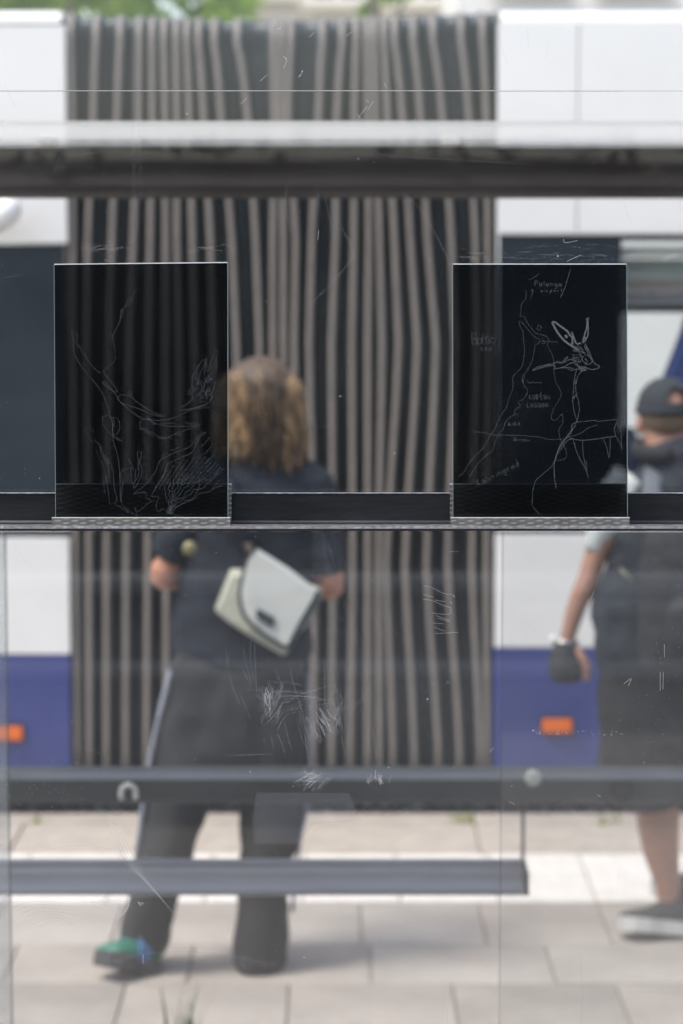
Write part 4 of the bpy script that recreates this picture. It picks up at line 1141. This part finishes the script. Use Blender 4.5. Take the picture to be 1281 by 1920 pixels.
for i, p in enumerate(o.data.polygons):
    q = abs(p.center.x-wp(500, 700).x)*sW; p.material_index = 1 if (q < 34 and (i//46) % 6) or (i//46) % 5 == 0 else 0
# navy top
bm = bmesh.new()
def wrk(px, py): return None
chain(bm, wp, wr, [(455,1238,0,128,84),(455,1210,0,134,86),(458,1120,0,130,80),(470,1030,0,124,76),(480,950,0,130,74),(487,905,0,128,64),(488,880,0,96,54),(488,862,0,54,46),(488,850,.0,44,44)])
chain(bm, wp, wr, [(420,893,0,44,44),(392,908,0,48,46),(352,985,-.01,44,42),(322,1025,-.02,40,38),(311,1044,-.02,36,34)], (0,1,0))
chain(bm, wp, wr, [(556,893,0,44,44),(584,908,0,48,46),(606,985,-.01,42,40),(614,1045,-.02,36,34),(620,1070,-.02,31,30)], (0,1,0))
def cdisp(amp, fx, fz):
    def f(co, n):
        q = Vector((co.x*fx, co.y*fx, co.z*fz)); return co + n*amp*(noise.noise(q)+.5*noise.noise(q*2.1))
    return f
remeshed('top', bm, M['navy'], wom, .0075, 3, cdisp(.008, 9, 12))
# charcoal trousers
bm = bmesh.new()
chain(bm, wp, wr, [(455,1205,0,112,70),(448,1260,0,130,84),(440,1330,0,142,88),(433,1400,0,145,88),(432,1440,0,130,76)])
chain(bm, wp, wr, [(385,1330,0,76,82),(360,1430,0,78,80),(335,1500,-.01,64,70),(318,1560,-.02,56,64),(312,1600,-.03,50,58),(296,1650,-.03,49,56),(280,1710,-.02,50,54),(268,1755,0,46,50),(262,1790,.0,40,46),(262,1806,.0,36,44)])
chain(bm, wp, wr, [(490,1330,0,86,82),(506,1430,0,76,80),(511,1500,0,66,72),(508,1560,0,56,64),(504,1600,0,50,60),(494,1660,0,52,60),(489,1720,0,52,60),(484,1780,0,51,62),(484,1808,.0,50,60)])
remeshed('trousers', bm, M['trouser'], wom, .0075, 3, cdisp(.017, 8, 6))
for pts in ([(326,1252),(303,1350),(284,1440),(276,1500),(268,1560),(263,1605)], [(574,1262),(578,1350),(579,1430),(572,1510),(560,1570),(553,1620),(546,1700)]):
    bm = bmesh.new(); s = 1 if pts[0][0] > 450 else -1
    tube_bm(bm, [wp(a+s*3, b, -.03) for a, b in pts], [wr(7, 26) if s < 0 else wr(4, 22)]*len(pts), 12, (1, 0, 0))
    obj('side_stripe', bm, M['stripe'], wom, True)
# shoes
def shoe(parent, fn, heel, toe, h, wd, m_up, m_sole, up=Vector((0,0,1)), band=None, sx=.5):
    a, b = heel, toe; dv = (b-a); Lg = dv.length; dv.normalize(); sd = dv.cross(up).normalized(); un = sd.cross(dv).normalized()
    bm = bmesh.new(); prof = [(0,.55,.75),(.08,.85,1.0),(.25,.85,1.0),(.45,.8,.78),(.65,1.0,.5),(.85,.95,.38),(1.0,.6,.26)]
    rings = []
    for t, ww, hh in prof:
        c = a+dv*Lg*t; ring = []
        for k in range(14):
            an = PI*k/13
            ring.append(bm.verts.new(c + sd*math.cos(an)*wd/2*ww + un*(.016+h*hh*max(0,math.sin(an))**.7)))
        rings.append(ring)
    for r0, r1 in zip(rings, rings[1:]):
        for k in range(13): bm.faces.new((r0[k], r0[k+1], r1[k+1], r1[k]))
        bm.faces.new((r0[0], r1[0], r1[13], r0[13]))
    bm.faces.new(rings[0]); bm.faces.new(rings[-1][::-1])
    s_ = obj('shoe', bm, m_up, parent, True)
    bm = bmesh.new(); ou = []
    for t, ww, hh in prof: ou.append((t, ww))
    loop = [a+dv*Lg*(t*1.03-.015)+sd*wd/2*ww*1.06 for t, ww in ou]+[a+dv*Lg*(t*1.03-.015)-sd*wd/2*ww*1.06 for t, ww in ou[::-1]]
    lo_ = [bm.verts.new(p-un*.012) for p in loop]; hi_ = [bm.verts.new(p+un*.028) for p in loop]
    n = len(loop)
    for k in range(n): bm.faces.new((lo_[k], lo_[(k+1)%n], hi_[(k+1)%n], hi_[k]))
    bm.faces.new(lo_[::-1]); bm.faces.new(hi_)
    obj('sole', bm, m_sole, s_)
    if band:
        bm = bmesh.new()
        for tt in band[1]:
            c = a+dv*Lg*tt
            tube_bm(bm, [c+sd*math.cos(PI*k/12)*wd/2*.93+un*(.016+(h+.004)*band[2]*max(0,math.sin(PI*k/12))**.7) for k in range(13)], [.008]*13, 8)
        obj('band', bm, band[0], s_, True)
    return s_
shoe(wom, wp, wp(288,1818,-.02), wp(200,1776,-.13), .105, .11, M['shoe_green'], M['sole_dark'], Vector((-.1,.12,1)).normalized(), (M['shoe_blue'], (.36, .44, .52), .80))
hl = wp(484,1822,-.06); hl.z = .012
shoe(wom, wp, hl, hl+Vector((-.02,.25,0)), .075, .10, M['shoe_green'], M['sole_dark'])
# messenger bag: its own thing, carried on the back
BGY = WY-.19
def bp_(px, py, dy=0.0): return Vector((P(px, py, BGY).x, BGY+dy, P(px, py, BGY).z))
bag = empty('messenger_bag', bp_(500, 1150), 'pale canvas messenger bag with dark piping hanging on the back of the navy clad walker', 'bag')
def slabpoly(name, pp, y0, y1, m, parent, bev=.006):
    bm = bmesh.new()
    f = [bm.verts.new(bp_(x, y, y0)) for x, y in pp]; b = [bm.verts.new(bp_(x, y, y1)) for x, y in pp]
    bm.faces.new(f); bm.faces.new(b[::-1]); n = len(pp)
    for i in range(n): bm.faces.new((f[i], b[i], b[(i+1)%n], f[(i+1)%n]))
    bmesh.ops.recalc_face_normals(bm, faces=bm.faces[:])
    es = [e for e in bm.edges if abs(e.verts[0].co.y-e.verts[1].co.y) < 1e-5]
    bmesh.ops.bevel(bm, geom=es, offset=bev, segments=3, affect='EDGES')
    o = obj(name, bm, m, parent, True)
    try: o.data.set_sharp_from_angle(angle=math.radians(50))
    except Exception: pass
    return o
slabpoly('bag_body', [(430,1074),(470,1074),(560,1100),(598,1112),(578,1160),(538,1230),(528,1233),(480,1205),(425,1170),(403,1150),(402,1142)], .03, .13, M['bag'], bag, .010)
flap = [(472,1026),(480,1029),(540,1066),(594,1108),(590,1122),(560,1175),(540,1213),(530,1210),(495,1188),(468,1165),(455,1142),(452,1115),(456,1085),(466,1040)]
slabpoly('flap', flap, 0, .024, M['bag2'], bag, .006)
bm = bmesh.new(); ribp = smooth_pts([(594,1110),(590,1124),(560,1176),(541,1214),(530,1212),(495,1190),(467,1166),(454,1143),(450,1115),(455,1083),(466,1036),(474,1026)], 3)
tube_bm(bm, [bp_(x, y, .01) for x, y in ribp], [.0062]*len(ribp), 8, (0,1,0)); obj('piping', bm, M['piping'], bag, True)
slabpoly('side_gusset', [(594,1108),(603,1112),(601,1128),(575,1178),(552,1196),(562,1174),(590,1122)], .012, .11, mat('gusset_grey', (.20,.21,.20), .6), bag, .003)
slabpoly('label', [(483,1140),(516,1158),(513,1174),(506,1174),(479,1156)], -.008, -.001, M['piping'], bag, .001)
slabpoly('strap', [(456,1020),(470,1018),(476,1034),(468,1046)], -.002, .03, mat('strap_brown', (.13,.11,.09), .8), bag, .002)
bm = bmesh.new(); tube_bm(bm, [bp_(468,1040,.0), bp_(440,960,.03), bp_(415,900,.06), bp_(405,872,.14), bp_(408,872,.26)], [(.022,.003)]*5, 10, (1,0,0))
obj('strap', bm, M['navy'], bag, True)
bm = bmesh.new(); c = bp_(354, 1032, .035); tube_bm(bm, [c+Vector((0,.03,0)), c, c-Vector((0,.006,0))], [.019, .019, .013], 16, (1,0,0)); obj('badge', bm, mat('brass', (.24,.22,.12), .4, metal=.4), wom, True)

# ---------------- man at the right
MY = YG(1752)
sM = F/MY
def mp(px, py, dy=0.0): return Vector((P(px, py, MY).x, MY+dy, P(px, py, MY).z))
def mr(*r): return tuple(q/sM for q in r)
man = person(MY, X(1270, MY, 1700), 'person in a dark backwards cap and backpack with a bare tattooed forearm, at the right edge'.replace(' tattooed', ''))
bm = bmesh.new()
chain(bm, mp, mr, [(1290,1340,0,100,76),(1290,1260,0,108,76),(1290,1120,0,104,68),(1285,1000,0,112,66),(1278,900,0,116,60),(1268,862,0,84,50),(1258,845,.0,50,46),(1250,830,.01,42,42),(1248,790,.02,42,42)])
ball_bm(bm, mp(1249, 768, .02), (50/sM, 62/sM, 58/sM), 24)
ball_bm(bm, mp(1247, 800, .05), (38/sM, 46/sM, 44/sM), 20)
tube_bm(bm, [mp(1245,770,.10), mp(1244,790,.125), mp(1244,796,.11)], [.008, .013, .010], 10)
tube_bm(bm, [mp(1234,808,.105), mp(1245,809,.113), mp(1256,808,.105)], [.005, .006, .005], 8, (0,0,1))
for s in (-1, 1):
    ball_bm(bm, mp(1249+s*50, 795, .005), (.011, .018, .032), 12)
# left arm with hand
chain(bm, mp, mr, [(1178,905,0,36,36),(1160,940,0,36,36),(1140,990,0,31,31),(1118,1040,0,22,24),(1104,1085,0,21,22),(1092,1110,0,20,21),(1078,1150,.01,18,19),(1068,1185,.01,15,16),(1064,1205,.01,14,14),(1062,1222,.01,18,13)], (1,0,0))
chain(bm, mp, mr, [(1390,905,0,36,36),(1410,960,0,34,34),(1425,1050,0,24,24),(1430,1110,.02,22,22),(1424,1170,.06,17,17),(1420,1195,.08,14,14),(1418,1230,.10,24,14),(1417,1262,.11,22,13)], (1,0,0))
for k in range(4):
    chain(bm, mp, mr, [(1404+k*9,1258,.11,6,6),(1403+k*9,1282,.115,6,6),(1404+k*9,1298,.10,5,5)], (1,0,0), 10)
chain(bm, mp, mr, [(1398,1225,.10,7,7),(1388,1248,.10,6,6),(1388,1264,.10,5,5)], (1,0,0), 10)
# palm and curled fingers, thumb
chain(bm, mp, mr, [(1062,1215,.01,17,12),(1062,1235,.01,26,15),(1066,1252,.01,27,16),(1070,1266,.015,24,15)], (1,0,0))
for k in range(4):
    x = 1048+k*12; l = (12, 15, 14, 10)[k]
    chain(bm, mp, mr, [(x,1256,.005,6.8,6.8),(x,1268+l*.5,.015,6.8,6.8),(x+2,1270+l*.6,.045,6.3,6.3),(x+4,1258,.062,5.8,5.8),(x+4,1248,.052,5.4,5.4)], (1,0,0), 10)
chain(bm, mp, mr, [(1076,1214,.0,9,9),(1092,1232,-.01,10,10),(1101,1252,-.01,9.5,9.5),(1100,1276,.0,8,8)], (0,1,0), 10)
# legs
chain(bm, mp, mr, [(1240,1320,0,56,60),(1236,1430,0,52,56),(1232,1500,0,44,46),(1234,1545,0,40,44),(1240,1600,0,34,40),(1250,1650,0,25,30),(1253,1690,0,20,24),(1252,1722,.0,20,24)])
chain(bm, mp, mr, [(1345,1320,0,56,60),(1345,1430,.02,52,56),(1338,1500,.06,44,46),(1338,1545,.10,40,44),(1340,1600,.14,34,38),(1342,1650,.20,24,28),(1342,1690,.22,20,24),(1342,1722,.24,20,24)])
def skd(co, n): return co
remeshed('body', bm, M['skin'], man, .006, 3)
for s in (-1, 1):
    bm = bmesh.new(); ball_bm(bm, mp(1247+s*17, 772, .098), .011, 12); obj('eye', bm, M['eye'], man, True)
# cropped hair on the nape (thin shell over the back of the head)
bm = bmesh.new(); ball_bm(bm, mp(1250, 772, .008), (51/sM, 60/sM, 54/sM), 24)
for v in list(bm.verts):
    pass
bmesh.ops.bisect_plane(bm, geom=bm.verts[:]+bm.edges[:]+bm.faces[:], plane_co=mp(1250, 826, 0), plane_no=(0, .25, -1), clear_outer=True)
bmesh.ops.bisect_plane(bm, geom=bm.verts[:]+bm.edges[:]+bm.faces[:], plane_co=mp(1250, 768, 0), plane_no=(0, 0, 1), clear_outer=True)
obj('cropped_hair', bm, M['hair_dark'], man, True)
# backwards cap
bm = bmesh.new(); ball_bm(bm, mp(1250, 764, .012), (55/sM, 67/sM, 57/sM), 56)
bmesh.ops.bisect_plane(bm, geom=bm.verts[:]+bm.edges[:]+bm.faces[:], plane_co=mp(1250, 772, 0), plane_no=(0, .10, -1), clear_outer=True)
# adjustment opening at the back
op = mp(1262, 745, 0)
dl = [f for f in bm.faces if f.calc_center_median().y < MY-.03 and (f.calc_center_median()-Vector((op.x, f.calc_center_median().y, op.z))).length < .028 and f.calc_center_median().z > op.z-.012]
bmesh.ops.delete(bm, geom=dl, context='FACES')
capo = obj('cap', bm, M['cap'], man, True); sd = capo.modifiers.new('t', 'SOLIDIFY'); sd.thickness = .004
bm = bmesh.new()
tube_bm(bm, [mp(1250,764,.012)+Vector((math.sin(a)*56/sM, -math.cos(a)*68/sM, -.008)) for a in [(-100+k*10)/180*PI for k in range(21)]], [(.010,.003)]*21, 8, (0,0,1))
obj('cap_band', bm, M['cap'], capo, True)
bm = bmesh.new()      # peak on the far side
tube_bm(bm, [mp(1250,770,.08), mp(1250,775,.13), mp(1250,779,.175), mp(1250,782,.19)], [(.062,.004), (.06,.004), (.045,.004), (.02,.004)], 16, (1,0,0))
obj('cap_peak', bm, M['cap'], capo, True)
# tee with pale sleeves
bm = bmesh.new()
chain(bm, mp, mr, [(1290,1300,0,126,88),(1290,1180,0,122,82),(1286,1000,0,114,72),(1280,900,0,100,62),(1268,862,0,76,50),(1258,845,0,58,50)])
chain(bm, mp, mr, [(1190,895,0,44,44),(1163,935,0,46,44),(1138,985,0,38,38),(1118,1022,0,27,30),(1113,1034,0,25,28)], (1,0,0))
chain(bm, mp, mr, [(1378,895,0,44,44),(1405,935,0,44,44),(1418,990,0,36,38),(1424,1040,0,30,32)], (1,0,0))
remeshed('tee', bm, M['tee'], man, .0075, 3, cdisp(.008, 9, 9))
# dark gilet over it
bm = bmesh.new()
chain(bm, mp, mr, [(1282,1262,-.005,164,96),(1280,1200,-.005,174,96),(1280,1120,-.005,168,94),(1284,1010,-.005,142,88),(1281,915,-.005,116,78),(1270,868,-.005,94,66),(1260,846,-.005,66,58),(1256,832,-.0,54,52)])
remeshed('gilet', bm, M['jacket'], man, .0075, 3, cdisp(.016, 8, 10))
bm = bmesh.new()
tube_bm(bm, [mp(1254,842,.0)+Vector((math.sin(a)*62/sM, -math.cos(a)*60/sM, -.01*math.cos(a))) for a in [2*PI*k/24 for k in range(25)]], [(.024,.012)]*25, 8, (0,0,1))
obj('collar', bm, M['pack'], man, True)
# shorts
bm = bmesh.new()
chain(bm, mp, mr, [(1290,1210,0,138,84),(1282,1260,0,158,90),(1280,1330,0,160,92),(1282,1380,0,158,90)])
chain(bm, mp, mr, [(1222,1330,0,98,82),(1216,1420,0,92,84),(1213,1480,0,84,80),(1213,1500,0,80,78)])
chain(bm, mp, mr, [(1345,1330,0,88,82),(1356,1420,.02,88,84),(1352,1490,.05,80,78)])
remeshed('shorts', bm, M['shorts'], man, .0075, 3, cdisp(.018, 9, 5))
# glove (fingerless) over palm
bm = bmesh.new()
chain(bm, mp, mr, [(1066,1204,.01,20,17),(1060,1222,.005,27,19),(1061,1240,.003,33,23),(1062,1258,.008,34,24),(1062,1274,.015,29,22)], (1,0,0))
for k in range(4):
    x = 1047+k*11; chain(bm, mp, mr, [(x,1256,-.003,8.5,8.5),(x,1272,.006,8.5,8.5),(x+1,1279,.025,8,8)], (1,0,0), 10)
remeshed('glove', bm, M['glove'], man, .004, 2)
bm = bmesh.new(); c = mp(1064, 1203, .01)
tube_bm(bm, [c+Vector((math.cos(a)*.034, math.sin(a)*.026, -.004*math.cos(a))) for a in [2*PI*k/24 for k in range(25)]], [.0035]*25, 8, (0,0,1))
br = obj('bracelet', bm, M['chrome'], man, True)
bm = bmesh.new(); ball_bm(bm, c+Vector((-.040, -.010, .006)), .0125, 16); obj('glint_ball', bm, M['white_plastic'], man, True)  # white ball stands in for the glint on the bracelet
# shoes
h_ = mp(1292,1755,-.02); h_.z = .012; t_ = mp(1160,1752,-.05); t_.z = .04
shoe(man, mp, h_, t_, .085, .10, M['shoe_dark'], M['sole'], Vector((0,.25,1)).normalized())
h_ = mp(1342,1755,.24); h_.z = .012
shoe(man, mp, h_, h_+Vector((-.10,.24,0)), .085, .10, M['shoe_dark'], M['sole'])
# backpack: own thing
bk = empty('backpack', mp(1300, 1100, -.16), 'dark backpack with faint straps worn by the capped walker at the right edge', 'backpack')
bm = bmesh.new()
c = [(1292,1235,-.20,94,50),(1292,1215,-.21,110,66),(1290,1120,-.215,112,72),(1290,1030,-.21,108,66),(1288,975,-.20,92,52),(1288,958,-.19,66,30)]
chain(bm, mp, mr, c)
remeshed('pack_body', bm, M['pack'], bk, .0075, 4, cdisp(.010, 8, 8))
bm = bmesh.new(); chain(bm, mp, mr, [(1296,1200,-.315,70,26),(1296,1170,-.325,78,32),(1296,1110,-.325,76,30),(1296,1090,-.31,60,18)])
remeshed('pocket', bm, M['pack'], bk, .0075, 4)
for pts in ([(1222,985,-.19),(1212,950,-.155),(1212,905,-.12),(1222,872,-.05)], [(1340,985,-.19),(1345,950,-.155),(1345,905,-.12),(1336,872,-.05)]):
    bm = bmesh.new(); tube_bm(bm, [mp(*q) for q in pts], [(.026,.005)]*4, 10, (1,0,0)); obj('strap', bm, mat('strap_grey', (.10,.115,.135), .8), bk, True)
bm = bmesh.new(); tube_bm(bm, [mp(1146,1048,-.215), mp(1170,1072,-.225)], [(.012,.003)]*2, 8, (0,1,0)); obj('buckle', bm, M['beige'], bk, True)
bm = bmesh.new(); ball_bm(bm, mp(1274,1247,-.135), (.045,.012,.034), 14); obj('patch', bm, M['beige'], man, True)

# ================================================================== SMALL PLANTS
def weed(x, y, n, h, m, label, seed, w=.006, name='weed'):
    r = random.Random(seed); bm = bmesh.new()
    for k in range(n):
        a = r.uniform(0, 2*PI); l = h*r.uniform(.5, 1.0); bx, by = x+r.gauss(0, .02), y+r.gauss(0, .02)
        lean = r.uniform(.05, .35)*l; pv = []
        sd = Vector((math.cos(a+PI/2), math.sin(a+PI/2), 0)); 
        for t in (0, .35, .7, 1):
            c = Vector((bx+math.cos(a)*lean*t*t, by+math.sin(a)*lean*t*t, -.01+l*t)); ww = w*(1-t*.9)
            pv.append((bm.verts.new(c-sd*ww), bm.verts.new(c+Vector((0,0,0))+Vector((math.cos(a), math.sin(a), 0))*ww*.35), bm.verts.new(c+sd*ww)))
        for p, q in zip(pv, pv[1:]):
            bm.faces.new((p[0], p[1], q[1], q[0])); bm.faces.new((p[1], p[2], q[2], q[1]))
    o = obj(name, bm, m)
    return tag(o, label, 'plant')
gx = 5.55
weed(X(344, gx, 1900), gx, 15, .27, M['grass'], 'taller green grass tuft growing at the bottom edge left of centre', 1, .010, 'grass_tuft')
weed(X(308, gx, 1900), gx+.03, 8, .175, M['grass'], 'short green grass tuft between two others at the bottom edge', 2, .009, 'grass_tuft')
weed(X(255, gx, 1900), gx, 9, .165, M['grass'], 'leftmost short green grass tuft at the bottom edge', 3, .009, 'grass_tuft')
for px, py, n, h, lb in ((870,1541,18,.05,'yellow green weed on the kerb edge under the middle of the bus'), (1135,1543,14,.045,'yellow green weed on the kerb edge left of the bare leg'), (75,1541,14,.035,'small green weed on the kerb edge near the left side')):
    weed(X(px, KY, py), KY-.01, n, h, M['leaf_yellow'], lb, px, .008)
